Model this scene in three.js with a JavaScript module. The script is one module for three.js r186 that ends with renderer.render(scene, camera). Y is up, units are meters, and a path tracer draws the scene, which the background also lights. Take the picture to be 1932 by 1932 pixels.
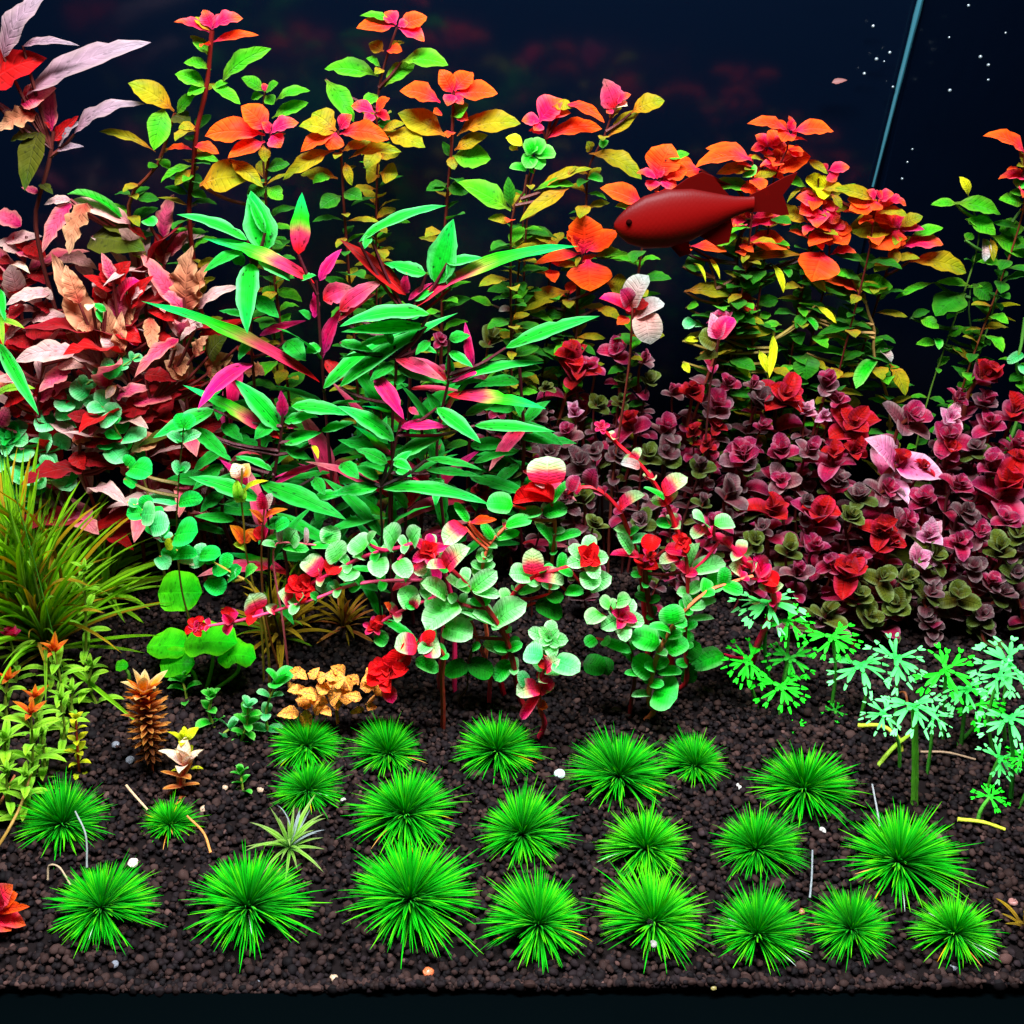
import * as THREE from 'three';
import { mergeGeometries, mergeVertices } from 'three/addons/utils/BufferGeometryUtils.js';
import { RectAreaLightUniformsLib } from 'three/addons/lights/RectAreaLightUniformsLib.js';

// ---------- camera, light, exposure ----------
const S = 0.45;                                   // a small planted tank: everything below is measured in units of S
const scene = new THREE.Scene();
scene.background = new THREE.Color(0x000000);
const PITCH = 35 * Math.PI / 180, FPX = 2072, CX = 860, CY = 966;
const camera = new THREE.PerspectiveCamera(2 * Math.atan(966 / FPX) * 180 / Math.PI, 1, 0.02, 10);
camera.position.set(0, 0.619 * S, 0.378 * S);
camera.rotation.set(-PITCH, 0, 0);
camera.setViewOffset(1932, 1932, 966 - CX, 0, 1932, 1932);
scene.add(camera);
const renderer = new THREE.WebGLRenderer({ antialias: true });
renderer.setSize(1024, 1024);
renderer.toneMapping = THREE.LinearToneMapping;
renderer.toneMappingExposure = 1.0;
renderer.shadowMap.enabled = true;
RectAreaLightUniformsLib.init();
const LAMP = { w: 0.85 * S, d: 0.16 * S, y: 1.12 * S, x: 0.02 * S, z: -0.13 * S, power: 176 };
const lampLight = new THREE.RectAreaLight(0xf4f8ff, LAMP.power, LAMP.w, LAMP.d);
lampLight.position.set(LAMP.x, LAMP.y, LAMP.z);
lampLight.rotation.set(-Math.PI / 2, 0, 0);
lampLight.castShadow = true;
scene.add(lampLight);

// ---------- helpers ----------
const V3 = (x, y, z) => new THREE.Vector3(x, y, z);
function rng(seed) { let a = seed >>> 0; return () => { a = (a + 0x6D2B79F5) >>> 0; let t = a; t = Math.imul(t ^ (t >>> 15), t | 1); t ^= t + Math.imul(t ^ (t >>> 7), t | 61); return ((t ^ (t >>> 14)) >>> 0) / 4294967296; }; }
let R = rng(7);
const rr = (a, b) => a + (b - a) * R();
const pick = a => a[Math.floor(R() * a.length)];
const lerp = (a, b, t) => a + (b - a) * t;
const sstep = (a, b, t) => { t = Math.min(1, Math.max(0, (t - a) / (b - a))); return t * t * (3 - 2 * t); };
const lin = (h, sat = 1.4) => { const c = new THREE.Color(h), l = 0.3 * c.r + 0.55 * c.g + 0.15 * c.b, f = v => Math.min(0.92, Math.max(0.002, l + (v - l) * sat)); return [f(c.r), f(c.g), f(c.b)]; };
const mix3 = (a, b, t) => [lerp(a[0], b[0], t), lerp(a[1], b[1], t), lerp(a[2], b[2], t)];
function hash2(x, y) { const s = Math.sin(x * 127.1 + y * 311.7) * 43758.5453; return s - Math.floor(s); }
function noise2(x, y) { const i = Math.floor(x), j = Math.floor(y), u = sstep(0, 1, x - i), v = sstep(0, 1, y - j); return lerp(lerp(hash2(i, j), hash2(i + 1, j), u), lerp(hash2(i, j + 1), hash2(i + 1, j + 1), u), v); }
const fbm = (x, y) => noise2(x, y) * 0.5 + noise2(x * 2.1 + 5, y * 2.1 + 9) * 0.3 + noise2(x * 4.3 + 2, y * 4.3 + 7) * 0.2;
const groundY = (x, z) => (fbm(x / S * 6 + 20, z / S * 6 + 40) - 0.5) * 0.02 * S;
// regions: coordinates read off enlarged views of the picture are brought to one frame of 1932 units
const REG = { 0: [0, 0, 1], 1: [0, 0, 1 / 3], 2: [644, 0, 1 / 3], 3: [1288, 0, 1 / 3], 4: [0, 386.4, 1 / 3], 5: [644, 386.4, 1 / 3], 6: [1288, 386.4, 1 / 3], 7: [0, 837.2, 1 / 3], 8: [644, 837.2, 1 / 3], 9: [1288, 837.2, 1 / 3], 10: [0, 1255.8, 0.35], 11: [644, 1320.2, 1 / 3], 12: [1288, 1320.2, 1 / 3] };
const U = (r, x, y) => [REG[r][0] + x * REG[r][2], REG[r][1] + y * REG[r][2]];
const FW = V3(0, -Math.sin(PITCH), -Math.cos(PITCH)), UPV = V3(0, Math.cos(PITCH), -Math.sin(PITCH));
const rayDir = (px, py) => FW.clone().addScaledVector(V3(1, 0, 0), (px - CX) / FPX).addScaledVector(UPV, (CY - py) / FPX);
function at(px, py, z) { const d = rayDir(px, py); return camera.position.clone().addScaledVector(d, (z * S - camera.position.z) / d.z); }     // where the line of sight meets the upright plane z
function atGround(px, py) { const d = rayDir(px, py); let y = 0, p; for (let k = 0; k < 4; k++) { p = camera.position.clone().addScaledVector(d, (y - camera.position.y) / d.y); y = groundY(p.x, p.z); } p.y = y; return p; }
const pxm = (px, P) => px * P.clone().sub(camera.position).dot(FW) / FPX;
const names = {};
const numbered = n => { names[n] = (names[n] || 0) + 1; return names[n] === 1 ? n : n + '_' + String(names[n] - 1).padStart(3, '0'); };
function tag(o, label, category, group, kind) { if (label) o.userData.label = label; if (category) o.userData.category = category; if (group) o.userData.group = group; if (kind) o.userData.kind = kind; return o; }
function thing(name, P, label, category, group) { const o = new THREE.Group(); o.name = numbered(name); o.position.copy(P); scene.add(o); return tag(o, label, category, group); }
function part(name, geo, mat, parent) { const m = new THREE.Mesh(geo, mat); m.name = name; m.castShadow = m.receiveShadow = true; parent.add(m); return m; }
function struct(name, geo, mat) { const m = part(name, geo, mat, scene); m.name = numbered(name); m.userData.kind = 'structure'; return m; }

// ---------- textures ----------
function dataTex(w, h, f, srgb) { const d = new Uint8Array(w * h * 4); for (let j = 0; j < h; j++) for (let i = 0; i < w; i++) { const c = f(i / w, j / h), o = (j * w + i) * 4; for (let k = 0; k < 3; k++) d[o + k] = Math.max(0, Math.min(255, Math.round((Array.isArray(c) ? c[k] : c) * 255))); d[o + 3] = 255; } const t = new THREE.DataTexture(d, w, h); t.wrapS = t.wrapT = THREE.RepeatWrapping; t.magFilter = t.minFilter = THREE.LinearFilter; if (srgb) t.colorSpace = THREE.SRGBColorSpace; t.needsUpdate = true; return t; }
const featherVein = (u, v, n) => { const s = Math.abs(v - 0.5) * 2, mid = Math.exp(-((s / 0.07) ** 2)); const w = ((u - s * 0.16) * n) % 1, e = Math.min(Math.abs(w), 1 - Math.abs(w)); return Math.max(mid, Math.exp(-((e / 0.10) ** 2)) * (1 - s * 0.5) * 0.75); };
const longVein = (u, v) => { const s = Math.abs(v - 0.5) * 2, mid = Math.exp(-((s / 0.06) ** 2)); const e = Math.abs(Math.sin(s * Math.PI * 5)); return Math.max(mid, (1 - e) * 0.35); };
const spots = (u, v, k) => { let b = 0; for (let i = 0; i < 9; i++) { const x = 0.12 + 0.78 * hash2(i + k, 3.1), y = 0.15 + 0.7 * hash2(i + k, 7.7), r = 0.012 + 0.022 * hash2(i + k, 5.3); const d = Math.hypot(u - x, (v - y) * 0.5) / r * (0.7 + 0.6 * noise2(u * 60 + k, v * 40)); b = Math.max(b, (i < 4 ? 0.75 : 0.45) * (1 - sstep(0.7, 1.15, d))); } return b; };
const mott = (u, v, k) => fbm(u * 9 + k, v * 7 + k);
const TEX = {
  featherC: dataTex(384, 144, (u, v) => { const k = featherVein(u, v, 9), m = mott(u, v, 3), q = 1 - 0.3 * spots(u, v, 2); return [q * (0.93 + 0.1 * k - 0.26 * (0.7 - m)), q * (0.92 + 0.1 * k - 0.24 * (0.7 - m)), q * (0.92 + 0.1 * k - 0.28 * (0.7 - m))]; }, true),
  featherB: dataTex(256, 96, (u, v) => 0.6 - 0.5 * featherVein(u, v, 9) + 0.3 * mott(u, v, 11)),
  longC: dataTex(384, 144, (u, v) => { const k = longVein(u, v), m = mott(u * 1.6, v * 0.8, 5), q = 1 - 0.7 * spots(u, v, 31); return [q * (0.92 + 0.1 * k - 0.28 * (0.7 - m)) + 0.1 * (1 - q), q * (0.94 + 0.08 * k - 0.24 * (0.7 - m)), q * (0.92 + 0.1 * k - 0.28 * (0.7 - m))]; }, true),
  longB: dataTex(256, 96, (u, v) => 0.6 - 0.5 * longVein(u, v) + 0.25 * mott(u * 1.5, v, 17)),
  grainB: dataTex(128, 128, (u, v) => fbm(u * 24, v * 24)),
};
const mats = {};
function leafMat(kind, tint = 0) {
  const key = kind + tint; if (mats[key]) return mats[key];
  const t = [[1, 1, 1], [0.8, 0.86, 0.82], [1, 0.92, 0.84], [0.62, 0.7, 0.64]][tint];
  const m = new THREE.MeshPhysicalMaterial({ vertexColors: true, side: THREE.DoubleSide, roughness: 0.8, transmission: 0.45, thickness: 0, specularIntensity: 0.08, clearcoat: 0.03, clearcoatRoughness: 0.3, map: TEX[kind + 'C'], bumpMap: TEX[kind + 'B'], bumpScale: 0.0006 });
  m.color.setRGB(...t); return mats[key] = m;
}
const bladeMat = new THREE.MeshPhysicalMaterial({ vertexColors: true, side: THREE.DoubleSide, roughness: 0.75, transmission: 0.3, thickness: 0, specularIntensity: 0.1 });
const stemMats = {};
function stemMat(hex) { return stemMats[hex] ||= new THREE.MeshPhysicalMaterial({ color: new THREE.Color(hex), roughness: 0.5, specularIntensity: 0.4, bumpMap: TEX.grainB, bumpScale: 0.0002 }); }

// ---------- leaves ----------
const SHAPES = {
  lance: t => Math.pow(Math.sin(Math.PI * Math.pow(t, 0.72)), 0.85) * 0.97 + 0.03 * (1 - t),
  spoon: t => t < 0.16 ? lerp(0.1, 0.2, t / 0.16) : 0.2 * (1 - (t - 0.16) / 0.84) + Math.pow(Math.sin(Math.PI * Math.pow((t - 0.16) / 0.84, 0.82)), 0.72) * 0.86,
  ovate: t => Math.pow(Math.sin(Math.PI * Math.pow(t, 0.66)), 0.8) * 0.98 + 0.05 * (1 - t),
  round: t => Math.pow(Math.max(0, 1 - Math.pow(Math.abs(2 * t - 1), 2.3)), 0.5) * 0.97 + (t < 0.3 ? 0.06 : 0),
  strap: t => Math.pow(Math.max(0, 1 - Math.pow(t, 5)), 0.6) * (0.75 + 0.25 * Math.sin(Math.PI * t)),
};
function leafGeo({ ratio = 0.4, shape = 'lance', bend = 0.5, fold = 0.2, wave = 0, waveN = 3, ph = 0, twist = 0, nt = 10, ns = 2, col }) {
  const pos = [], uv = [], cl = [], idx = [], ax = [], f = SHAPES[shape];
  let x = 0, y = 0; for (let i = 0; i <= nt; i++) { ax.push([x, y]); const a = bend * (0.5 - (i + 0.5) / nt); x += Math.cos(a) / nt; y += Math.sin(a) / nt; }
  const [ex, ey] = ax[nt], L = Math.hypot(ex, ey), ca = ex / L, sa = ey / L;
  for (let i = 0; i <= nt; i++) {
    const nick = [1 + 0.16 * (hash2(i + ph * 3, 1.7) - 0.5) - (hash2(i * 3 + ph, 9.1) > 0.95 ? 0.3 : 0), 1 + 0.16 * (hash2(i + ph * 3, 4.2) - 0.5) - (hash2(i * 3 + ph, 2.9) > 0.95 ? 0.3 : 0)];
    const t = i / nt, X = (ax[i][0] * ca + ax[i][1] * sa) / L, Y = (-ax[i][0] * sa + ax[i][1] * ca) / L, h = ratio / 2 * Math.max(0.004, f(t));
    for (let j = -ns; j <= ns; j++) {
      const s = j / ns, q = Math.abs(s), tw = twist * (t - 0.3);
      let zz = s * h * Math.cos(fold) * (q > 0.9 && nt > 7 && shape !== 'round' ? nick[s < 0 ? 0 : 1] : 1), yy = q * q * h * Math.sin(fold) * 1.3 + wave * ratio * q * f(t) * Math.sin(waveN * t * 6.283 + ph + (s < 0 ? 1.9 : 0));
      pos.push(X, Y + yy * Math.cos(tw) + zz * Math.sin(tw), zz * Math.cos(tw) - yy * Math.sin(tw));
      uv.push(t, 0.5 + s * 0.5); cl.push(...col(t, s));
    }
  }
  const n = 2 * ns + 1; for (let i = 0; i < nt; i++) for (let j = 0; j < n - 1; j++) { const a = i * n + j, b = a + n; idx.push(a, a + 1, b, a + 1, b + 1, b); }
  const g = new THREE.BufferGeometry(); g.setAttribute('position', new THREE.Float32BufferAttribute(pos, 3)); g.setAttribute('uv', new THREE.Float32BufferAttribute(uv, 2)); g.setAttribute('color', new THREE.Float32BufferAttribute(cl, 3)); g.setIndex(idx); g.computeVertexNormals(); g.userData.ratio = ratio; return g;
}
// colour along (t) and across (s) a leaf: base, middle, tip, edge
const grad = (base, mid, tip, edge, e = 0.35, sat = 1.4) => { const a = lin(base, sat), b = lin(mid, sat), c = lin(tip, sat), d = lin(edge || mid, sat); return (t, s) => { let k = t < 0.45 ? mix3(a, b, sstep(0.02, 0.45, t)) : mix3(b, c, sstep(0.5, 1, t)); return mix3(k, d, e * sstep(0.55, 1, Math.abs(s))); }; };
const KIND = {};                                   // kind letter -> { geos, vein }
function kind(key, vein, base, col, n = 4, vary = {}) { n += 2; const geos = []; for (let i = 0; i < n; i++) geos.push(leafGeo({ ...base, col, bend: base.bend + (vary.bend ?? 0.8) * (i / (n - 1 || 1) - 0.4), wave: (base.wave || 0) * (0.6 + 0.25 * i), ph: i * 1.7, twist: (vary.twist ?? 0.9) * ((i * 0.61) % 1 - 0.5) })); KIND[key] = { geos, vein, ratio: base.ratio }; }
const M4 = new THREE.Matrix4();
function leafAt(parent, key, P0, P1, width, up, name = 'leaf', tint) {       // base and tip given
  const k = KIND[key], g = pick(k.geos), X = P1.clone().sub(P0), len = X.length(); X.normalize();
  const Y = up.clone().addScaledVector(X, -up.dot(X)); if (Y.lengthSq() < 1e-6) Y.set(0.1, 0, 1); Y.normalize(); const Z = X.clone().cross(Y);
  const m = part(name, g, leafMat(k.vein, tint ?? pick([0, 0, 0, 1, 2])), parent);
  M4.makeBasis(X, Y, Z); m.quaternion.setFromRotationMatrix(M4); m.position.copy(P0).sub(parent.position); m.scale.set(len, len, width / k.ratio); return m;
}
const toCam = P => camera.position.clone().sub(P).normalize();
// a leaf listed by the places of its base and tip in the picture, its apparent width, and the depth it grows at
function listed(parent, r, [x0, y0, x1, y1, w, key], z, name = 'leaf', wf = 1) {
  const a = U(r, x0, y0), b = U(r, x1, y1), P0 = at(a[0], a[1], z), dy = b[1] - a[1], q = pxm(dy, P0) / S;
  const P1 = at(b[0], b[1], z + (dy > 0 ? q * 0.75 : q * 0.35) + rr(-0.004, 0.008));
  const up = V3(rr(-0.35, 0.35), 0.85, rr(-0.1, 0.2)).addScaledVector(toCam(P0), 0.55);
  return leafAt(parent, key, P0, P1, pxm(w * REG[r][2], P0) * 1.18 * wf * rr(0.92, 1.08), up, name);
}
// a leaf that leaves a stem at P, turned az round the axis T, raised by elev
function around(parent, key, P, T, az, elev, len, width, name, tint) {
  const A = Math.abs(T.y) < 0.95 ? V3(0, 1, 0).cross(T).normalize() : V3(1, 0, 0).cross(T).normalize(), B = T.clone().cross(A);
  const rad = A.multiplyScalar(Math.cos(az)).addScaledVector(B, Math.sin(az));
  const dir = rad.clone().multiplyScalar(Math.cos(elev)).addScaledVector(T, Math.sin(elev)), up = rad.multiplyScalar(-Math.sin(elev)).addScaledVector(T, Math.cos(elev)).add(V3(rr(-0.2, 0.2), rr(-0.1, 0.1), rr(-0.2, 0.2)));
  return leafAt(parent, key, P, P.clone().addScaledVector(dir, len), width ?? len * KIND[key].ratio, up, name, tint);
}
function taper(curve, n, r0, r1, sides = 7) { const g = new THREE.TubeGeometry(curve, n, 1, sides, false), p = g.attributes.position; for (let i = 0; i <= n; i++) { const c = curve.getPointAt(i / n), r = lerp(r0, r1, i / n) * (1 + 0.12 * (i % 4 === 0)); for (let j = 0; j <= sides; j++) { const k = i * (sides + 1) + j; p.setXYZ(k, c.x + (p.getX(k) - c.x) * r, c.y + (p.getY(k) - c.y) * r, c.z + (p.getZ(k) - c.z) * r); } } g.computeVertexNormals(); return g; }
// points from the root up; a stem whose lowest listed point hangs above the soil is carried on down to it
function stemPart(parent, pts, r0, r1, hex, name = 'stem') { const c = new THREE.CatmullRomCurve3(pts.map(p => p.clone().sub(parent.position)), false, 'centripetal'); part(name, taper(c, Math.max(8, pts.length * 5), r0, r1), stemMat(hex), parent); return c; }
function rooted(pts, dx = 0) { const low = pts[0]; const g = groundY(low.x, low.z); if (low.y > g + 0.004) { const q = V3(low.x + dx, 0, low.z + rr(-0.006, 0.004)); q.y = groundY(q.x, q.z) - 0.003; const mid = low.clone().lerp(q, 0.5); mid.x += rr(-0.003, 0.003); return [q, mid, ...pts]; } return pts; }
// a leaf that starts away from its stem gets a stalk to it
function nearStem(o, c, hex, far = 0.09) { const S0 = c.getSpacedPoints(60); return m => { const B = m.position, L = c.getLength(); let best = 0, bd = 1e9; S0.forEach((p, i) => { const d = p.distanceTo(B) + (p.y > B.y ? 0.004 : 0); if (d < bd) { bd = d; best = i; } }); if (bd < 0.006 || bd > far) return; const A = S0[Math.max(0, best - 2)], q = A.clone().lerp(B, 0.55); q.y -= bd * 0.08; part('leaf_stalk', taper(new THREE.CatmullRomCurve3([A.clone(), q, B.clone()]), 6, 0.0007, 0.0005, 5), stemMat(hex), o); }; }
// a plant of one stem with listed leaves: stem given from the top down in picture places
function listedPlant({ name, label, cat = 'aquarium plant', group, r, z, stem, sw = 14, hex = '#6b1a16', leaves, dx = 0, fill, wf = 1, crown }) {
  const pts = rooted(stem.map(([x, y]) => at(...U(r, x, y), z)).reverse(), dx * S);
  const o = thing(name, pts[0], label, cat, group), w = pxm(sw * REG[r][2], pts[pts.length - 1]) / 2;
  const c = stemPart(o, pts, w * 1.1, w * 0.75, hex);
  if (fill) { const L = c.getLength(), n = Math.max(3, Math.round(L / pxm(fill.step, pts[0]))); let a = rr(0, 6); for (let i = 0; i < n; i++) { const t = lerp(0.22, fill.to ?? 0.86, (i + rr(0, 0.6)) / n), Q = c.getPointAt(t).add(o.position); a += 1.57 + rr(-0.4, 0.4); for (const h of R() < (fill.one ?? 0) ? [0] : [0, 3.14]) { const ln = pxm(rr(fill.len[0], fill.len[1]), Q); around(o, pick(fill.keys), Q, V3(0, 1, 0), a + h + rr(-0.4, 0.4), rr(...(fill.el ?? [-0.15, 0.5])), ln, undefined); } } }
  if (crown) for (let i = 0; i < crown.n; i++) { const Q = c.getPointAt(rr(0.9, 0.985)).add(o.position), ln = pxm(rr(crown.len[0], crown.len[1]), Q); around(o, pick(crown.keys), Q, V3(rr(-0.1, 0.1), 1, 0.15).normalize(), i * 2.4 + rr(-0.4, 0.4), rr(0.0, 0.45), ln, undefined); }
  const near = nearStem(o, c, hex);
  for (const l of leaves) near(listed(o, l[6] ?? r, l, z + (l[7] ?? 0), 'leaf', wf));
  return o;
}
// ---------- leaf kinds ----------
kind('o', 'feather', { ratio: 0.55, shape: 'spoon', bend: 0.7, fold: 0.16, wave: 0.03 }, grad('#e0506a', '#f2622e', '#e8702c', '#f08a52'), 4);
kind('p', 'feather', { ratio: 0.6, shape: 'spoon', bend: 0.8, fold: 0.25, wave: 0.04 }, grad('#c8286a', '#ee5468', '#f27a58', '#f0909a'), 4);
kind('y', 'feather', { ratio: 0.5, shape: 'spoon', bend: 0.6, fold: 0.15, wave: 0.03 }, grad('#b06a24', '#8c8420', '#7c9022', '#b48c3c', 0.4, 1.3), 4);
kind('g', 'feather', { ratio: 0.5, shape: 'spoon', bend: 0.7, fold: 0.18, wave: 0.03 }, grad('#6a8a24', '#4ca028', '#62b234', '#94c060', 0.4, 1.25), 4);
kind('d', 'feather', { ratio: 0.55, shape: 'spoon', bend: 0.7, fold: 0.12, wave: 0.02 }, grad('#3c5a1c', '#2c6a22', '#347626', '#5a8a3c', 0.4, 1.25), 4);
kind('Y', 'feather', { ratio: 0.7, shape: 'round', bend: 1.0, fold: 0.4 }, grad('#b8d010', '#e0e010', '#d8e420', '#f0ea50'), 2);
kind('G', 'long', { ratio: 0.19, shape: 'lance', bend: 0.45, fold: 0.16, wave: 0.03, nt: 14 }, grad('#2c9c40', '#34b04c', '#52ca6a', '#9ceab0', 0.5, 1.3), 5);
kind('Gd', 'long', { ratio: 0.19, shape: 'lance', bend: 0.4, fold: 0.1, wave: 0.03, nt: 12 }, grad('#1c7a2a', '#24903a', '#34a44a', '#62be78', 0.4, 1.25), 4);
kind('PG', 'long', { ratio: 0.18, shape: 'lance', bend: 0.45, fold: 0.18, wave: 0.03, nt: 14 }, (() => { const a = lin('#d81a48'), b = lin('#c8526a'), c = lin('#5cc058'), d = lin('#4ed888'); return (t, s) => { const q = t + 0.06 * Math.abs(s); return q < 0.35 ? mix3(a, b, sstep(0.05, 0.35, q)) : q < 0.6 ? mix3(b, c, sstep(0.35, 0.6, q)) : mix3(c, d, sstep(0.6, 1, q)); }; })(), 4);
kind('P', 'long', { ratio: 0.22, shape: 'lance', bend: 0.45, fold: 0.24, nt: 12 }, grad('#c81e7a', '#dc2e6a', '#e2508a', '#f088b4'), 4);
kind('Pd', 'long', { ratio: 0.24, shape: 'lance', bend: 0.4, fold: 0.15, nt: 12 }, grad('#b81e3e', '#c05068', '#b87878', '#d890a0'), 3);
kind('Rd', 'long', { ratio: 0.2, shape: 'lance', bend: 0.4, fold: 0.18, wave: 0.05, nt: 12 }, grad('#b0102a', '#8a0f18', '#7a2a12', '#a03020'), 3);
kind('pale', 'feather', { ratio: 0.26, shape: 'lance', bend: 0.9, fold: 0.12, wave: 0.07, nt: 14 }, grad('#c0848a', '#c89e9c', '#ceb0ac', '#e6ccb8', 0.5, 1.2), 4);
kind('pk', 'feather', { ratio: 0.3, shape: 'lance', bend: 0.8, fold: 0.16, wave: 0.09, nt: 14 }, grad('#b83462', '#cc6078', '#d88a8c', '#f2b8a4', 0.5, 1.3), 4);
kind('br', 'feather', { ratio: 0.36, shape: 'lance', bend: 0.6, fold: 0.15, wave: 0.14, waveN: 4, nt: 16, ns: 3 }, grad('#a84c44', '#bc7c64', '#d0a084', '#ecc49c', 0.45, 1.25), 4);
kind('c', 'feather', { ratio: 0.4, shape: 'ovate', bend: 0.6, fold: 0.2, wave: 0.08, nt: 12 }, grad('#7a0416', '#9a081a', '#a81024', '#c02444', 0.4), 4);
kind('cd', 'feather', { ratio: 0.42, shape: 'ovate', bend: 0.6, fold: 0.1, wave: 0.08, nt: 12 }, grad('#6a0c18', '#80182a', '#8a2834', '#a84048', 0.4), 3);
kind('ol', 'feather', { ratio: 0.42, shape: 'ovate', bend: 0.4, fold: 0.1, wave: 0.05, nt: 12 }, grad('#3a3a10', '#43480e', '#3a5010', '#5a5a20'), 2);
kind('m', 'feather', { ratio: 0.72, shape: 'round', bend: 0.5, fold: 0.3 }, grad('#6ac060', '#86dc88', '#b0f0b0', '#e2fadc', 0.6), 4);
kind('mg', 'feather', { ratio: 0.66, shape: 'round', bend: 0.5, fold: 0.15 }, grad('#3ea83e', '#4cc05a', '#70d47c', '#aaeeb0', 0.5), 4);
kind('md', 'feather', { ratio: 0.62, shape: 'round', bend: 0.5, fold: 0.1 }, grad('#184a1c', '#1a6a24', '#1f7a2c', '#3c8a44'), 3);
kind('mr', 'feather', { ratio: 0.78, shape: 'round', bend: 0.9, fold: 0.45 }, (() => { const a = lin('#d0103a'), b = lin('#e8607a'), c = lin('#a8d890'), d = lin('#e0f6d8'); return (t, s) => t < 0.45 ? mix3(a, b, t / 0.45) : mix3(mix3(b, c, sstep(0.4, 0.75, t)), d, 0.6 * sstep(0.5, 1, Math.max(Math.abs(s), t))); })(), 3);
kind('rr', 'feather', { ratio: 0.9, shape: 'round', bend: 1.1, fold: 0.5 }, grad('#98041c', '#c80a24', '#d8242c', '#e8505c', 0.4), 3);
kind('rp', 'feather', { ratio: 0.7, shape: 'round', bend: 0.8, fold: 0.4 }, grad('#c01050', '#e01860', '#e84a80', '#f0a0b0', 0.4), 3);
kind('e1', 'feather', { ratio: 0.85, shape: 'round', bend: 1.2, fold: 0.4 }, grad('#6c0216', '#940a20', '#a4142c', '#d05c74', 0.5), 4);
kind('e2', 'feather', { ratio: 0.8, shape: 'round', bend: 1.0, fold: 0.3 }, grad('#8c103c', '#9c1e44', '#84304e', '#cc92a8', 0.55, 1.3), 4);
kind('e3', 'feather', { ratio: 0.75, shape: 'round', bend: 0.8, fold: 0.2 }, grad('#702632', '#744048', '#6a545a', '#c0a8a8', 0.55, 1.3), 4);
kind('e4', 'feather', { ratio: 0.7, shape: 'round', bend: 0.7, fold: 0.15 }, grad('#564018', '#4e5222', '#566632', '#9aac80', 0.45, 1.3), 4);
kind('e5', 'feather', { ratio: 0.62, shape: 'ovate', bend: 0.5, fold: 0.2 }, grad('#b83a70', '#cc82a0', '#d8b0c0', '#ecdce4', 0.5), 3);
kind('w', 'feather', { ratio: 0.7, shape: 'round', bend: 0.9, fold: 0.4 }, grad('#b86a6a', '#b49c98', '#a8aeaa', '#ccccc4', 0.6), 3);
kind('mw', 'feather', { ratio: 0.86, shape: 'round', bend: 0.6, fold: 0.18 }, grad('#54bc6c', '#70d488', '#9ce8ac', '#ccf4d0', 0.5, 1.3), 4);
kind('mx', 'feather', { ratio: 0.86, shape: 'round', bend: 0.6, fold: 0.15 }, grad('#1c9a40', '#28ae54', '#3cc468', '#74e094', 0.5), 4);
kind('hy', 'feather', { ratio: 1.0, shape: 'round', bend: 0.5, fold: 0.12, wave: 0.07, waveN: 2, ns: 3 }, grad('#6cc818', '#62c422', '#52c028', '#98e060', 0.4), 3);
kind('k1', 'long', { ratio: 0.3, shape: 'strap', bend: 1.1, fold: 0.2, nt: 9, ns: 1 }, grad('#7aa020', '#8cc440', '#b0dc6c', '#cce894'), 3);
kind('k2', 'long', { ratio: 0.34, shape: 'lance', bend: 0.6, fold: 0.25, nt: 8, ns: 1 }, grad('#e04a1c', '#ea6a26', '#e0922e', '#f0b068'), 3);
kind('bb', 'long', { ratio: 0.22, shape: 'strap', bend: 0.5, fold: 0.15, nt: 6, ns: 1 }, grad('#a83a14', '#d0682c', '#ea9a50', '#f0c890', 0.4, 1.2), 3);
kind('bt', 'long', { ratio: 0.34, shape: 'spoon', bend: 0.5, fold: 0.2, nt: 7 }, grad('#e06a30', '#f0a068', '#f6d6a8', '#fbe8d8'), 3);
kind('bd', 'long', { ratio: 0.22, shape: 'strap', bend: 0.5, fold: 0.1, nt: 6, ns: 1 }, grad('#4a200a', '#6a3a12', '#7a4a1a', '#8a5a2a'), 2);
kind('yl', 'feather', { ratio: 0.5, shape: 'spoon', bend: 0.9, fold: 0.2 }, grad('#a0b010', '#c8d418', '#dce04a', '#ece48a'), 3);
kind('yw', 'feather', { ratio: 0.42, shape: 'spoon', bend: 1.0, fold: 0.25 }, grad('#e0704a', '#f4d8cc', '#faf0dc', '#f0d060'), 3);
kind('sg', 'feather', { ratio: 0.6, shape: 'round', bend: 0.9, fold: 0.25, nt: 7 }, grad('#3c8a30', '#50b450', '#84d47a', '#c0e8a8'), 3);

kind('pt', 'feather', { ratio: 0.26, shape: 'lance', bend: 0.9, fold: 0.14, wave: 0.07, nt: 14 }, grad('#8e6470', '#8c747e', '#988892', '#b8a09c', 0.4, 1.15), 3);

// ---------- the setting ----------
const wallZ = -0.55 * S;
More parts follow.
